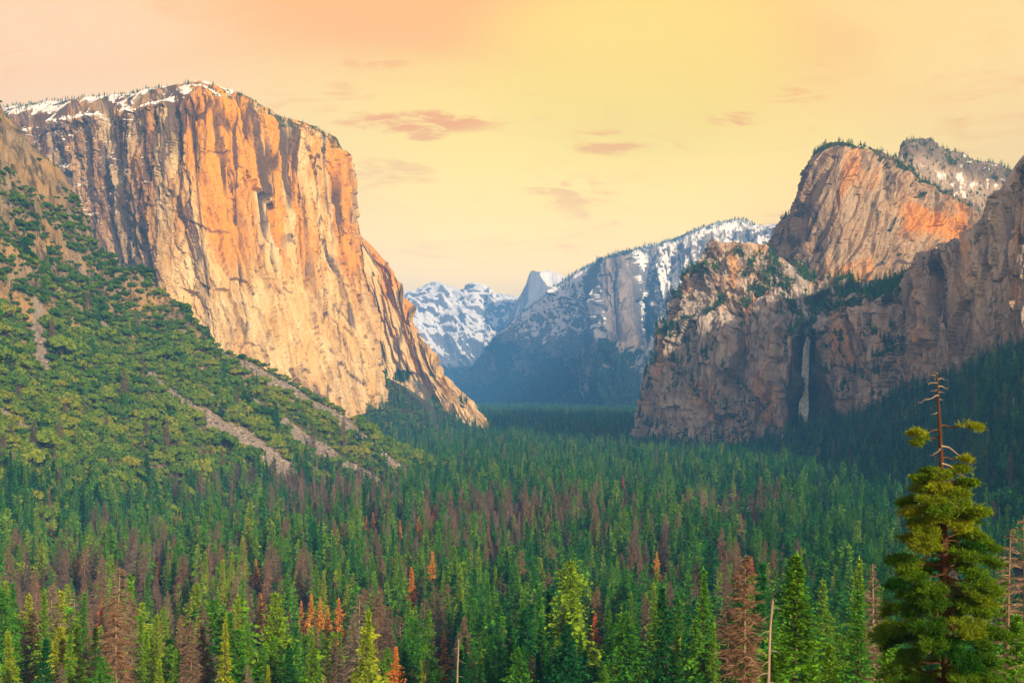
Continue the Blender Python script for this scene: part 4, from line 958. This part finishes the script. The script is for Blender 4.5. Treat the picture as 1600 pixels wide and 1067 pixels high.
# how much of each tree shows: nearest first, a coarse picture of what is already covered
cover = np.full((1067 // 3 + 2, 1600 // 3 + 2), False)
order = np.argsort(TY)
show = np.zeros(len(TX))
for i in order[:26000]:
    if not allv[i]: continue
    w = (5.5 if TK[i] == 2 else 2.2) * (TS[i]) * F / TY[i]
    x0, x1 = int(max(0, pxx := topx(TX[i], TY[i]) - w) // 3), int(min(1599, topx(TX[i], TY[i]) + w) // 3) + 1
    y0, y1 = int(max(0, topy(TZ[i] + TH[i], TY[i])) // 3), int(min(1066, topy(TZ[i], TY[i])) // 3) + 1
    if y1 <= y0 or x1 <= x0: continue
    blk = cover[y0:y1, x0:x1]; show[i] = (~blk).sum(); blk[:] = True
for k in range(4):
    c = np.nonzero((TK == k) & (show > 0))[0]; c = c[np.argsort(-show[c])][:300 if k < 3 else 60]
    LISTS[k] = c; SINGLE[c] = True
def make_single(i, name, label, cat, group, near):
    t, c = near
    o = obj(name, None); o.location = (TX[i], TY[i], TZ[i]); o.rotation_euler = (0, 0, TR[i]); o.scale = (TS[i],) * 3
    o['label'] = label; o['category'] = cat; o['group'] = group
    for nm, me in (('trunk', t), ('crown', c)):
        p = bpy.data.objects.new(nm, me); col.objects.link(p); p.parent = o; p['tint'] = float(TT[i])
    return o
# ------------------------------------------------------------------ labels that single a tree out: look, row, landmark above it, count from the left
BANDS = [(200, 'below the craggy hillside'), (400, "below the golden cliff's brown west face"), (540, "below the golden cliff's bright face"), (700, "below the cliff's pale shoulder"), (900, 'below the snowy valley gap'),
         (1020, 'below the far rock tower'), (1200, 'below the brown buttress'), (1330, 'below the waterfall'), (1430, 'left of the big near pine'), (1701, 'beside the big near pine')]
ROWS = [(640, 'high'), (720, 'far back'), (790, 'mid-distance'), (860, 'middle row'), (930, 'fairly near'), (1000, 'near'), (2000, 'bottom edge')]
ORD = 'first second third fourth fifth sixth seventh eighth ninth tenth eleventh twelfth thirteenth fourteenth fifteenth sixteenth seventeenth eighteenth nineteenth twentieth'.split()
def ordinal(n):
    if n <= 20: return ORD[n - 1]
    u = n % 10; suf = 'th' if 10 < n % 100 < 14 else {1: 'st', 2: 'nd', 3: 'rd'}.get(u, 'th')
    return '%d%s' % (n, suf)
LOOK = {0: [('dark bluish green', 0.26), ('dark green', 0.42), ('mid green', 0.60), ('yellow-green', 2)], 1: [('dull grey-brown', 0.35), ('brown', 0.65), ('ruddy brown', 0.88), ('pale grey', 2)],
        2: [('dark green', 0.35), ('olive green', 0.65), ('golden green', 2)], 3: [('fiery red-orange', 0.3), ('rust orange', 0.62), ('golden orange', 2)]}
NAME = {0: ('conifer', 'conifer', 'tree', 'green conifers of the valley forest'), 1: ('dead_conifer', 'dead conifer', 'dead tree', 'dead conifers in the valley forest'),
        2: ('oak', 'round oak', 'oak', 'evergreen oaks on the hillside'), 3: ('rusty_conifer', 'conifer', 'tree', 'rust orange conifers in the forest')}
def pick(v, table): return next(w for lim, w in table if v < lim)
for k in range(4):
    cells = {}
    for i in LISTS[k]:
        px, pt = float(topx(TX[i], TY[i])), float(topy(TZ[i] + TH[i], TY[i]))
        lk = next(w for w, lim in LOOK[k] if TT[i] < lim)
        cells.setdefault((pick(px, BANDS), pick(pt, ROWS), lk), []).append((px, i))
    for (band, row, lk), L in cells.items():
        L.sort()
        for n, (px, i) in enumerate(L):
            nm, word, cat, grp = NAME[k]
            lab = '%s %s, %s, %s' % (lk, word, row, band)
            if len(L) > 1: lab += ', %s from left' % ordinal(n + 1)
            nr = KIND[nm]['near']
            make_single(i, nm, lab, cat, grp, nr[TV[i] % len(nr)])

# ------------------------------------------------------------------ the forest mass: all other trees
def instancer(name, label, cat, pts, var, size, turn, tint, shapes):
    me = bpy.data.meshes.new(name); me.vertices.add(len(pts))
    me.vertices.foreach_set('co', np.asarray(pts, np.float32).reshape(-1))
    for nm, typ, a in (('variant', 'INT', np.asarray(var, np.int32)), ('size', 'FLOAT', np.asarray(size, np.float32)), ('turn', 'FLOAT', np.asarray(turn, np.float32)), ('tint', 'FLOAT', np.asarray(tint, np.float32))):
        at = me.attributes.new(nm, typ, 'POINT'); at.data.foreach_set('value', a)
    o = obj(name, me, None, kind='stuff'); o['label'] = label; o['category'] = cat
    g = bpy.data.node_groups.new(name + '_nodes', 'GeometryNodeTree')
    g.interface.new_socket('Geometry', in_out='INPUT', socket_type='NodeSocketGeometry'); g.interface.new_socket('Geometry', in_out='OUTPUT', socket_type='NodeSocketGeometry')
    N, L = g.nodes, g.links; gi = N.new('NodeGroupInput'); go = N.new('NodeGroupOutput'); jn = N.new('GeometryNodeJoinGeometry')
    def named(nm, typ):
        a = N.new('GeometryNodeInputNamedAttribute'); a.data_type = typ; a.inputs['Name'].default_value = nm; return a.outputs['Attribute']
    v, s, t = named('variant', 'INT'), named('size', 'FLOAT'), named('turn', 'FLOAT')
    cx = N.new('ShaderNodeCombineXYZ'); L.new(t, cx.inputs[2])
    rot = N.new('FunctionNodeEulerToRotation'); L.new(cx.outputs[0], rot.inputs[0])
    for k, m in enumerate(shapes):
        if not (np.asarray(var) == k).any(): continue
        po = bpy.data.objects.new(name + '_piece', m)
        oi = N.new('GeometryNodeObjectInfo'); oi.inputs['Object'].default_value = po; oi.inputs['As Instance'].default_value = True
        cmp = N.new('FunctionNodeCompare'); cmp.data_type = 'INT'; cmp.operation = 'EQUAL'
        ins = [q for q in cmp.inputs if q.enabled]; L.new(v, ins[0]); ins[1].default_value = k
        ip = N.new('GeometryNodeInstanceOnPoints'); L.new(gi.outputs[0], ip.inputs['Points']); L.new(cmp.outputs[0], ip.inputs['Selection']); L.new(oi.outputs['Geometry'], ip.inputs['Instance'])
        L.new(rot.outputs[0], ip.inputs['Rotation']); L.new(s, ip.inputs['Scale']); L.new(ip.outputs[0], jn.inputs[0])
    L.new(jn.outputs[0], go.inputs[0])
    md = o.modifiers.new(name, 'NODES'); md.node_group = g
I_ = np.nonzero(~SINGLE)[0]
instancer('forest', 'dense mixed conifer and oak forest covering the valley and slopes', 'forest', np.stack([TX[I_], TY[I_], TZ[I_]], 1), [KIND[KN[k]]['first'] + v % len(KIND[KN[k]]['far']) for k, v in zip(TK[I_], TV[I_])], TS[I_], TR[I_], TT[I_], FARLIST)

# ------------------------------------------------------------------ trees that stand close by, on the slope below the viewpoint
def near_tree(name, label, cat, px, ptop, Y, gen, args, mt, mc, tint, widen=1.0, group=None, rot=0.0):
    x = (px - CX) / F * Y; zt = (CY - ptop) / F * Y; zb = float(ground(x, Y)) - 0.3; H = zt - zb
    t, c = gen(**args); s = H / args['H']
    o = obj(name, None); o.location = (x, Y, zb); o.scale = (s * widen, s * widen, s); o.rotation_euler = (0, 0, rot)
    o['label'] = label; o['category'] = cat
    if group: o['group'] = group
    for nm, tr, m in (('trunk', t, mt), ('crown', c, mc)):
        p = obj(nm, to_mesh(nm, tr, M[m]), None, o); p['tint'] = tint
    return o
NG = 'trees on the near slope'
near_tree('conifer', 'tall bright green fir standing below the waterfall, left of the big near pine', 'tree', 1240, 868, 150, conifer_parts, dict(seed=301, H=34, R=6.2, whorls=62, per=9, k=16, leaf=0.26, bare=0.03, shape=0.8, irregular=0.3), 'bark', 'needles', 0.58, 1.4, NG)
near_tree('conifer', 'dark dense fir between the tall bright fir and the big near pine', 'tree', 1340, 925, 175, conifer_parts, dict(seed=302, H=34, R=5.6, whorls=56, per=8, k=13, leaf=0.27, bare=0.05, shape=0.75, irregular=0.45), 'bark', 'needles', 0.42, 1.25, NG)
near_tree('conifer', 'fresh green young fir at the bottom edge, left foot of the big near pine', 'tree', 1392, 985, 112, conifer_parts, dict(seed=303, H=20, R=5.4, whorls=48, per=8, k=13, leaf=0.26, bare=0.0), 'bark', 'needles', 0.55, 1.0, NG)
near_tree('conifer', 'small yellow-green fir top at the bottom edge under the tall bright fir', 'tree', 1205, 1024, 125, conifer_parts, dict(seed=304, H=20, R=6.4, whorls=44, per=9, k=13, leaf=0.26, bare=0.0), 'bark', 'needles', 0.70, 1.0, NG)
near_tree('conifer', 'small bright fir top at the bottom edge right of the tall bright fir', 'tree', 1292, 1010, 122, conifer_parts, dict(seed=305, H=20, R=5.2, whorls=44, per=8, k=13, leaf=0.26, bare=0.0), 'bark', 'needles', 0.66, 1.0, NG)
near_tree('conifer', 'bright green fir at the bottom right corner beside the big near pine', 'tree', 1590, 965, 105, conifer_parts, dict(seed=306, H=20, R=5.8, whorls=48, per=8, k=13, leaf=0.26, bare=0.0), 'bark', 'needles', 0.58, 1.0, NG)
near_tree('conifer', 'dark green fir at the right edge behind the pale dead trees', 'tree', 1572, 905, 165, conifer_parts, dict(seed=307, H=34, R=6.4, whorls=52, per=8, k=12, leaf=0.27, bare=0.02), 'bark', 'needles', 0.45, 1.0, NG)
near_tree('conifer', 'slim green fir at the bottom edge below the brown buttress, near the dead tree', 'tree', 1112, 975, 205, conifer_parts, dict(seed=308, H=30, R=4.4, whorls=50, per=8, k=12, leaf=0.27, bare=0.02), 'bark', 'needles', 0.60, 1.0, NG)
near_tree('dead_conifer', 'shaggy reddish brown dead conifer left of the tall bright fir', 'dead tree', 1163, 868, 175, dead_parts, dict(seed=311, H=34, R=5.0, whorls=50, per=8, k=24, thick=0.42), 'grey_wood', 'dead_twigs', 0.62, 1.0, NG)
near_tree('dead_conifer', 'pale grey dead conifer with bare boughs right of the big near pine', 'dead tree', 1572, 828, 125, dead_parts, dict(seed=312, H=30, R=3.9, whorls=34, per=5, k=14, keepf=0.6, thick=0.32), 'grey_wood', 'grey_wood', 0.35, 1.0, NG)
near_tree('dead_conifer', 'bleached dead tree with upswept boughs at the right edge', 'dead tree', 1604, 806, 112, dead_parts, dict(seed=313, H=30, R=4.8, whorls=28, per=5, k=12, keepf=0.6, thick=0.32), 'grey_wood', 'grey_wood', 0.5, 1.0, NG)
near_tree('dead_conifer', 'slim pinkish dead conifer between the dark fir and the big near pine', 'dead tree', 1366, 880, 225, dead_parts, dict(seed=314, H=34, R=3.0, whorls=44, per=6, k=14, thick=0.45), 'grey_wood', 'dead_twigs', 0.9, 1.0, NG)
def snag(label, px, ptop, Y, lean, seed, r0=0.30, stubs=9):
    """bare broken trunk with a few stubs"""
    r = np.random.default_rng(seed); x = (px - CX) / F * Y; zt = (CY - ptop) / F * Y; zb = float(ground(x, Y)) - 0.3; H = zt - zb
    ts = np.linspace(0, 1, 9); pts = np.stack([lean * (ts - 1) + 0.12 * np.sin(ts * 9 + seed), 0.1 * np.cos(ts * 7), H * ts], 1)
    o = obj('dead_snag', None); o.location = (x, Y, zb); o['label'] = label; o['category'] = 'dead tree'
    p = obj('trunk', to_mesh('trunk', tube_tris(pts, np.linspace(r0, r0 * 0.4, 9), 8), M['grey_wood']), None, o); p['tint'] = 0.95
    for i in range(stubs):
        t = 0.45 + 0.55 * (i + r.random() * 0.6) / stubs; b = np.array([np.interp(t, ts, pts[:, j]) for j in range(3)])
        a = r.random() * 6.28; L = 0.6 + 1.7 * r.random(); dv = np.array([math.cos(a), math.sin(a), 0.15 * r.normal()])
        q = obj('dead_branch', to_mesh('dead_branch', tube_tris([b, b + dv * L * .5 + (0, 0, .06), b + dv * L + (0, 0, -.12 * L)], [0.055, 0.04, 0.012], 4), M['grey_wood']), None, o); q['tint'] = 0.9
snag('bare leaning grey snag with short stubs beside the tall bright fir', 1209, 938, 118, 1.6, 3, 0.24)
snag('thin pale bare snag at the bottom edge below the snowy valley gap', 716, 998, 285, 0.3, 5, 0.32, 5)

# the big pine close by: bare leader, layered boughs with needle tufts
def big_pine():
    r = np.random.default_rng(99); Y = 92.0; px = 1468; x = (px - CX) / F * Y
    zb = float(ground(x, Y)) - 0.4; zt = (CY - 584) / F * Y; H = zt - zb; pm = F / Y          # pm: photo pixels per metre
    o = obj('pine_tree', None); o.location = (x, Y, zb); o['label'] = 'tall near pine with bare broken top and layered green boughs at right'; o['category'] = 'tree'
    ts = np.linspace(0, 1, 15); cx = np.interp(ts, [0, 0.3, 0.6, 0.8, 1], [0.75, 0.6, 0.35, 0.12, -0.22]); pts = np.stack([cx, 0.12 * np.sin(ts * 6), H * ts], 1)
    rad = np.interp(ts, [0, 0.03, 0.5, 0.75, 1], [0.50, 0.42, 0.33, 0.20, 0.07])
    tk = obj('trunk', to_mesh('trunk', tube_tris(pts, rad, 10), M['pine_bark']), None, o)
    at = lambda z: np.array([np.interp(z, pts[:, 2], pts[:, j]) for j in range(3)])
    def bough(z, az, L, rise, tufts, seed, name='bough', foliage=True, bend=-0.25, tint=0.7):
        q = np.random.default_rng(seed); b = at(z); n = 8; f = np.linspace(0, 1, n)
        d = np.array([math.cos(az), math.sin(az), 0]); sd_ = np.array([-d[1], d[0], 0])
        path = b + d * (L * f)[:, None] + sd_ * (L * 0.10 * np.sin(f * 4 + seed))[:, None] + np.array([0, 0, 1]) * (L * (rise * f + bend * f * f + 0.04 * np.sin(f * 9 + seed)))[:, None]
        br = tube_tris(path, np.linspace(0.035 + 0.018 * L, 0.012, n), 5); tips = []; tw = [br]
        for j in range(tufts):
            ff = (0.30 + 0.70 * math.sqrt(q.random())) if foliage else q.uniform(0.4, 1)
            c = np.array([np.interp(ff, f, path[:, m]) for m in range(3)]); sg = 1 if j % 2 else -1
            ln = (0.30 + 0.75 * q.random()) * (0.32 * L + 0.2) * (1.25 - 0.7 * ff)
            dv = d * (0.45 + 0.4 * q.random()) + sd_ * sg * (0.5 + 0.6 * q.random()) + np.array([0, 0, q.normal(0.10, 0.16)])
            e = c + dv * ln; tw.append(tube_tris([c, (c + e) / 2 + (0, 0, -0.03), e], [0.022, 0.015, 0.008], 3)); tips += [(e, dv), ((c + e) / 2, dv)]
        tips.append((path[-1], d))
        bo = obj(name, to_mesh(name, np.concatenate(tw), M['pine_bark' if foliage else 'grey_wood']), None, o); bo['tint'] = 0.9
        if foliage:
            E = np.array([t_[0] for t_ in tips]); Dv = np.array([t_[1] for t_ in tips]); Dv = Dv / np.maximum(np.linalg.norm(Dv, axis=1, keepdims=True), 1e-6)
            k = 46; m = len(E); dirs = q.normal(0, 0.75, (m, k, 3)) + Dv[:, None] * 0.75 + np.array([0, 0, 0.35]); dirs /= np.linalg.norm(dirs, axis=2, keepdims=True)
            base = E[:, None] + q.normal(0, 0.17, (m, k, 3)) * (1, 1, 0.55); ln = q.uniform(0.20, 0.44, (m, k, 1))
            sd2 = np.cross(dirs, q.normal(0, 1, (m, k, 3))); sd2 /= np.maximum(np.linalg.norm(sd2, axis=2, keepdims=True), 1e-6); w = q.uniform(0.022, 0.048, (m, k, 1))
            T3 = np.stack([base + sd2 * w * 0.6, base - sd2 * w * 0.6, base + dirs * ln], 2)
            T4 = np.stack([base + dirs * ln * 0.35 + sd2 * w, base + dirs * ln * 0.35 - sd2 * w, base + dirs * ln], 2)
            nd = obj('needles', to_mesh('needles', np.concatenate([T3.reshape(-1, 3, 3), T4.reshape(-1, 3, 3)]), M['pine_needles']), None, bo); nd['tint'] = float(np.clip(tint - 0.05 + q.normal(0, 0.22), 0, 1))
    zrow = lambda row: (CY - row) / F * Y - zb
    # bare leader twigs
    for row, az, L, rise in [(588, 2.8, .55, .5), (592, .3, .7, .2), (598, 3.3, .8, .1), (603, .1, .9, -.05), (610, 2.9, .5, .1), (618, 3.25, 1.35, -.18), (612, .2, .45, 0), (645, 3.1, .6, 0), (585, 1.5, .5, .7), (624, .3, .4, .1), (700, 3.6, .8, -.5), (735, 3.4, 1.0, -.25), (695, 6.1, 2.1, -.35), (722, 6.0, 2.0, -.45)]:
        bough(zrow(row), az, L, rise, 3, int(row * 10 + az * 7), 'dead_branch', False)
    # first live limbs
    for row, az, L, rise, tf, tn in [(667, 0.0, 2.9, .10, 7, .85), (672, 3.2, 2.1, -.05, 9, .9), (682, 3.0, 1.7, -.2, 9, .9), (716, -.1, 1.9, .05, 7, .8)]:
        bough(zrow(row), az, L, rise, tf, int(row), tint=tn, bend=-0.12)
    # crown: whorls growing longer downwards
    i = 0; row = 735.0
    while row < 1110:
        R = np.interp(row, [735, 760, 800, 850, 900, 960, 1010, 1110], [2.1, 2.8, 3.2, 3.6, 4.1, 4.5, 4.9, 5.3])
        for a in range(3):
            az = i * 2.399 + r.normal(0, 0.3); i += 1
            L = R * (0.55 + 0.5 * r.random()); 
            if r.random() < 0.07: bough(zrow(row + 4 * a), az, L * 0.75, -.25, 4, 4000 + i, 'dead_branch', False)
            else: bough(zrow(row + 4 * a), az, L, np.interp(row, [735, 900, 1110], [0.22, 0.08, -0.02]) + r.normal(0, 0.07), int(14 + 5.0 * L), 5000 + i, tint=np.interp(row, [735, 850, 1000], [0.8, 0.62, 0.45]))
        row += 10.5
M['pine_bark'] = leaf_material('pine_bark', [(0.0, (0.070, 0.036, 0.024)), (1.0, (0.10, 0.056, 0.036))], 0.3, 0)
M['pine_needles'] = leaf_material('pine_needles', [(0.0, (0.022, 0.110, 0.012)), (0.5, (0.105, 0.225, 0.012)), (1.0, (0.250, 0.315, 0.014))], 0.8, 0.3)
big_pine()

# ------------------------------------------------------------------ broken rock in the scree chutes
def make_rubble():
    r = np.random.default_rng(5); P, N, scree, veg = HILL
    w = (scree > 0.45).ravel().astype(float); w /= w.sum(); n = 5200
    i = r.choice(w.size, n, p=w); p = P.reshape(-1, 3)[i] + r.normal(0, 1.5, (n, 3)) * (1, 1, 0)
    m, T, b = mat_base('scree_stone'); tn = attr(T, 'tint', 'INSTANCER')
    T.l.new(T.ramp(tn, [(0.0, (0.10, 0.085, 0.075)), (0.6, (0.27, 0.23, 0.20)), (1.0, (0.46, 0.41, 0.36))]), b.inputs['Base Color'])
    import bmesh
    shapes = []
    for k in range(3):
        bm = bmesh.new(); bmesh.ops.create_icosphere(bm, subdivisions=1, radius=1.0)
        for v in bm.verts: v.co *= 0.7 + 0.6 * r.random(); v.co.z *= 0.7
        me = bpy.data.meshes.new('stone'); bm.to_mesh(me); bm.free(); me.materials.append(m); shapes.append(me)
    instancer('rubble', 'grey broken stones lying in the scree chutes of the hillside', 'stones', p, r.integers(0, 3, n), np.exp(r.normal(0.1, 0.55, n)).clip(0.5, 4), r.random(n) * 6.28, r.random(n), shapes)
make_rubble()

# ------------------------------------------------------------------ waterfall, smoke, river bar
def make_waterfall():
    m = bpy.data.materials.new('falling_water'); m.use_nodes = True; T = NT(m.node_tree); T.n.clear()
    out = T.new('ShaderNodeOutputMaterial'); d = T.new('ShaderNodeBsdfDiffuse'); d.inputs[0].default_value = (0.74, 0.88, 0.99, 1)
    tr = T.new('ShaderNodeBsdfTransparent'); mx = T.new('ShaderNodeMixShader')
    tc = T.new('ShaderNodeTexCoord').outputs['Object']
    n = T.noise(T.mapping(tc, (1/1.3, 1/1.3, 1/34)), 1, 4, 0.6); n2 = T.noise(T.mapping(tc, (1/5, 1/5, 1/9)), 1, 4, 0.65)
    f = T.rng(T.math('MULTIPLY_ADD', n2, 0.45, T.math('MULTIPLY', n, 0.55)), 0.34, 0.55)
    T.l.new(T.math('MULTIPLY', f, 0.92), mx.inputs[0]); T.l.new(tr.outputs[0], mx.inputs[1]); T.l.new(d.outputs[0], mx.inputs[2]); T.l.new(mx.outputs[0], out.inputs[0])
    o = obj('waterfall', None); o['label'] = 'slender white waterfall dropping through the dark alcove in the cliff'; o['category'] = 'waterfall'
    Yw = 2850.0; base = P3(1252, 662, Yw); o.location = base
    def strand(name, pts, w0, w1, seed, deep=1.5, mat=None):
        r = np.random.default_rng(seed); A = np.array([P3(*p) - base for p in pts]); n = 60; t = np.linspace(0, 1, n); tt = np.linspace(0, 1, len(A))
        C_ = np.stack([np.interp(t, tt, A[:, j]) for j in range(3)], 1); C_[:, 0] += 0.5 * np.sin(t * 17 + seed)
        w = (w0 + (w1 - w0) * t ** 0.8) * (0.85 + 0.3 * fbm(t * 14, seed * 1.7, 0, 3, .5, seed)); V = []
        for k in range(8):
            a = k / 8 * 6.283; V.append(C_ + np.stack([np.cos(a) * w, np.full(n, math.sin(a) * deep), 0 * w], 1))
        V = np.array(V); A_, B_, C2, D2 = V[:, :-1], np.roll(V, -1, 0)[:, :-1], np.roll(V, -1, 0)[:, 1:], V[:, 1:]
        tri = np.concatenate([np.stack([A_, B_, C2], 2).reshape(-1, 3, 3), np.stack([A_, C2, D2], 2).reshape(-1, 3, 3)])
        obj(name, to_mesh(name, tri, mat or m), None, o)
    m2 = bpy.data.materials.new('white_water'); m2.use_nodes = True; b2 = m2.node_tree.nodes['Principled BSDF']; b2.inputs['Base Color'].default_value = (0.74, 0.88, 0.99, 1); b2.inputs['Roughness'].default_value = 0.6
    strand('water_column', [(1262, 526, 2915), (1257, 545, 2896), (1254, 590, 2876), (1252, 640, 2858), (1252, 664, 2850)], 2.3, 3.4, 1, 1.0, m2)
    strand('water_veil', [(1264, 530, 2913), (1261, 560, 2892), (1259, 600, 2872), (1258, 640, 2857), (1255, 662, 2848)], 3.0, 10.0, 2)
    strand('water_veil', [(1262, 527, 2911), (1257, 560, 2889), (1254, 600, 2869), (1252, 640, 2853), (1252, 662, 2845)], 3.0, 7.0, 6)
    strand('cascade', [(1224, 679, 2800), (1222, 684, 2795), (1221, 688, 2790)], 1.8, 2.4, 3)
    strand('cascade', [(1210, 688, 2770), (1209, 691, 2765), (1208, 695, 2760)], 1.8, 2.6, 4)
make_waterfall()
def make_smoke():
    m = bpy.data.materials.new('campfire_smoke'); m.use_nodes = True; T = NT(m.node_tree); T.n.clear()
    out = T.new('ShaderNodeOutputMaterial'); v = T.new('ShaderNodeVolumePrincipled'); v.inputs['Color'].default_value = (0.80, 0.84, 0.92, 1); v.inputs['Density'].default_value = 0.004
    T.l.new(v.outputs[0], out.inputs['Volume'])
    n = 26; t = np.linspace(0, 1, n); Yc = 3300.0
    b = P3(684, 690, Yc); pts = np.stack([b[0] - 6 * t - 75 * t ** 2.2, b[1] + 20 * t, b[2] + 175 * t], 1); pts[:, 0] += 3 * np.sin(t * 12)
    tri = tube_tris(pts, 4 + 26 * t ** 1.4 * (0.8 + 0.4 * fbm(t * 6, 0, 0, 3)), 12)
    V = tri.reshape(-1, 3); V, inv = np.unique(V.round(3), axis=0, return_inverse=True); fl = inv.reshape(-1, 3)
    rows = tube_tris(pts, np.ones(n), 12)
    # close both ends
    me = bpy.data.meshes.new('smoke'); import bmesh
    bm = bmesh.new(); vs_ = [bm.verts.new(p) for p in V]
    for f in fl:
        try: bm.faces.new([vs_[i] for i in f])
        except ValueError: pass
    bmesh.ops.holes_fill(bm, edges=bm.edges, sides=20); bmesh.ops.recalc_face_normals(bm, faces=bm.faces); bm.to_mesh(me); bm.free()
    o = obj('smoke', me, m, kind='stuff'); o['label'] = 'faint blue wisp of smoke rising from the forest below the golden cliff'; o['category'] = 'smoke'
make_smoke()
def make_bar():
    m, T, b = mat_base('river_gravel'); tc = T.new('ShaderNodeTexCoord').outputs['Object']
    n = T.noise(T.mapping(tc, (1/6,) * 3), 1, 5, 0.6); T.l.new(T.ramp(n, [(0.3, (0.30, 0.24, 0.22)), (0.55, (0.62, 0.56, 0.54)), (0.75, (0.80, 0.78, 0.78))]), b.inputs['Base Color'])
    P = np.array(BAR_XY); n = 60; t = np.linspace(0, 1, n); tt = np.linspace(0, 1, len(P))
    c = np.stack([np.interp(t, tt, P[:, 0]), np.interp(t, tt, P[:, 1])], 1); d = np.gradient(c, axis=0); d /= np.linalg.norm(d, axis=1, keepdims=True); s = np.stack([-d[:, 1], d[:, 0]], 1)
    w = (9 + 14 * fbm(t * 7, 0, 0, 3, .5, 3) + 48 * np.exp(-((t - 0.62) / 0.09) ** 2)) * np.minimum(1, np.minimum(t, 1 - t) * 6 + 0.05)
    k = np.linspace(-1, 1, 9); XY = c[None] + s[None] * (w[None] * k[:, None])[..., None]
    Z = ground(XY[..., 0], XY[..., 1]) + 0.6 * (1 - k[:, None] ** 2) + 0.3
    o = obj('gravel_bar', grid_mesh('gravel_bar', np.dstack([XY, Z])), m, kind='structure'); o['label'] = 'pale river gravel bar in a clearing of the forest'
make_bar()
# ------------------------------------------------------------------ haze: the air of the valley
def make_haze():
    m = bpy.data.materials.new('valley_air'); m.use_nodes = True; T = NT(m.node_tree); T.n.clear()
    out = T.new('ShaderNodeOutputMaterial'); v = T.new('ShaderNodeVolumePrincipled')
    v.inputs['Color'].default_value = (*HAZE_COLOR, 1); v.inputs['Density'].default_value = HAZE_DENSITY; v.inputs['Anisotropy'].default_value = -0.3
    T.l.new(v.outputs[0], out.inputs['Volume'])
    x0, x1, y0, y1, z0 = -13000, 13000, -300, 26500, -260
    z1 = max(float(d[0][..., 2].max()) for d in (GREAT, EAST, SOUTH, DOME, HIGH, FAR, HALF, SNOW, (HILL[0],))) + 60
    V = [(x, y, z) for z in (z0, z1) for y in (y0, y1) for x in (x0, x1)]
    Fc = [0, 2, 3, 1, 4, 5, 7, 6, 0, 1, 5, 4, 2, 6, 7, 3, 0, 4, 6, 2, 1, 3, 7, 5]
    me = poly_mesh('haze', V, Fc, range(0, 24, 4)); o = obj('haze', me, m, kind='stuff'); o['label'] = 'thin blue haze filling the valley air'; o['category'] = 'haze'
make_haze()
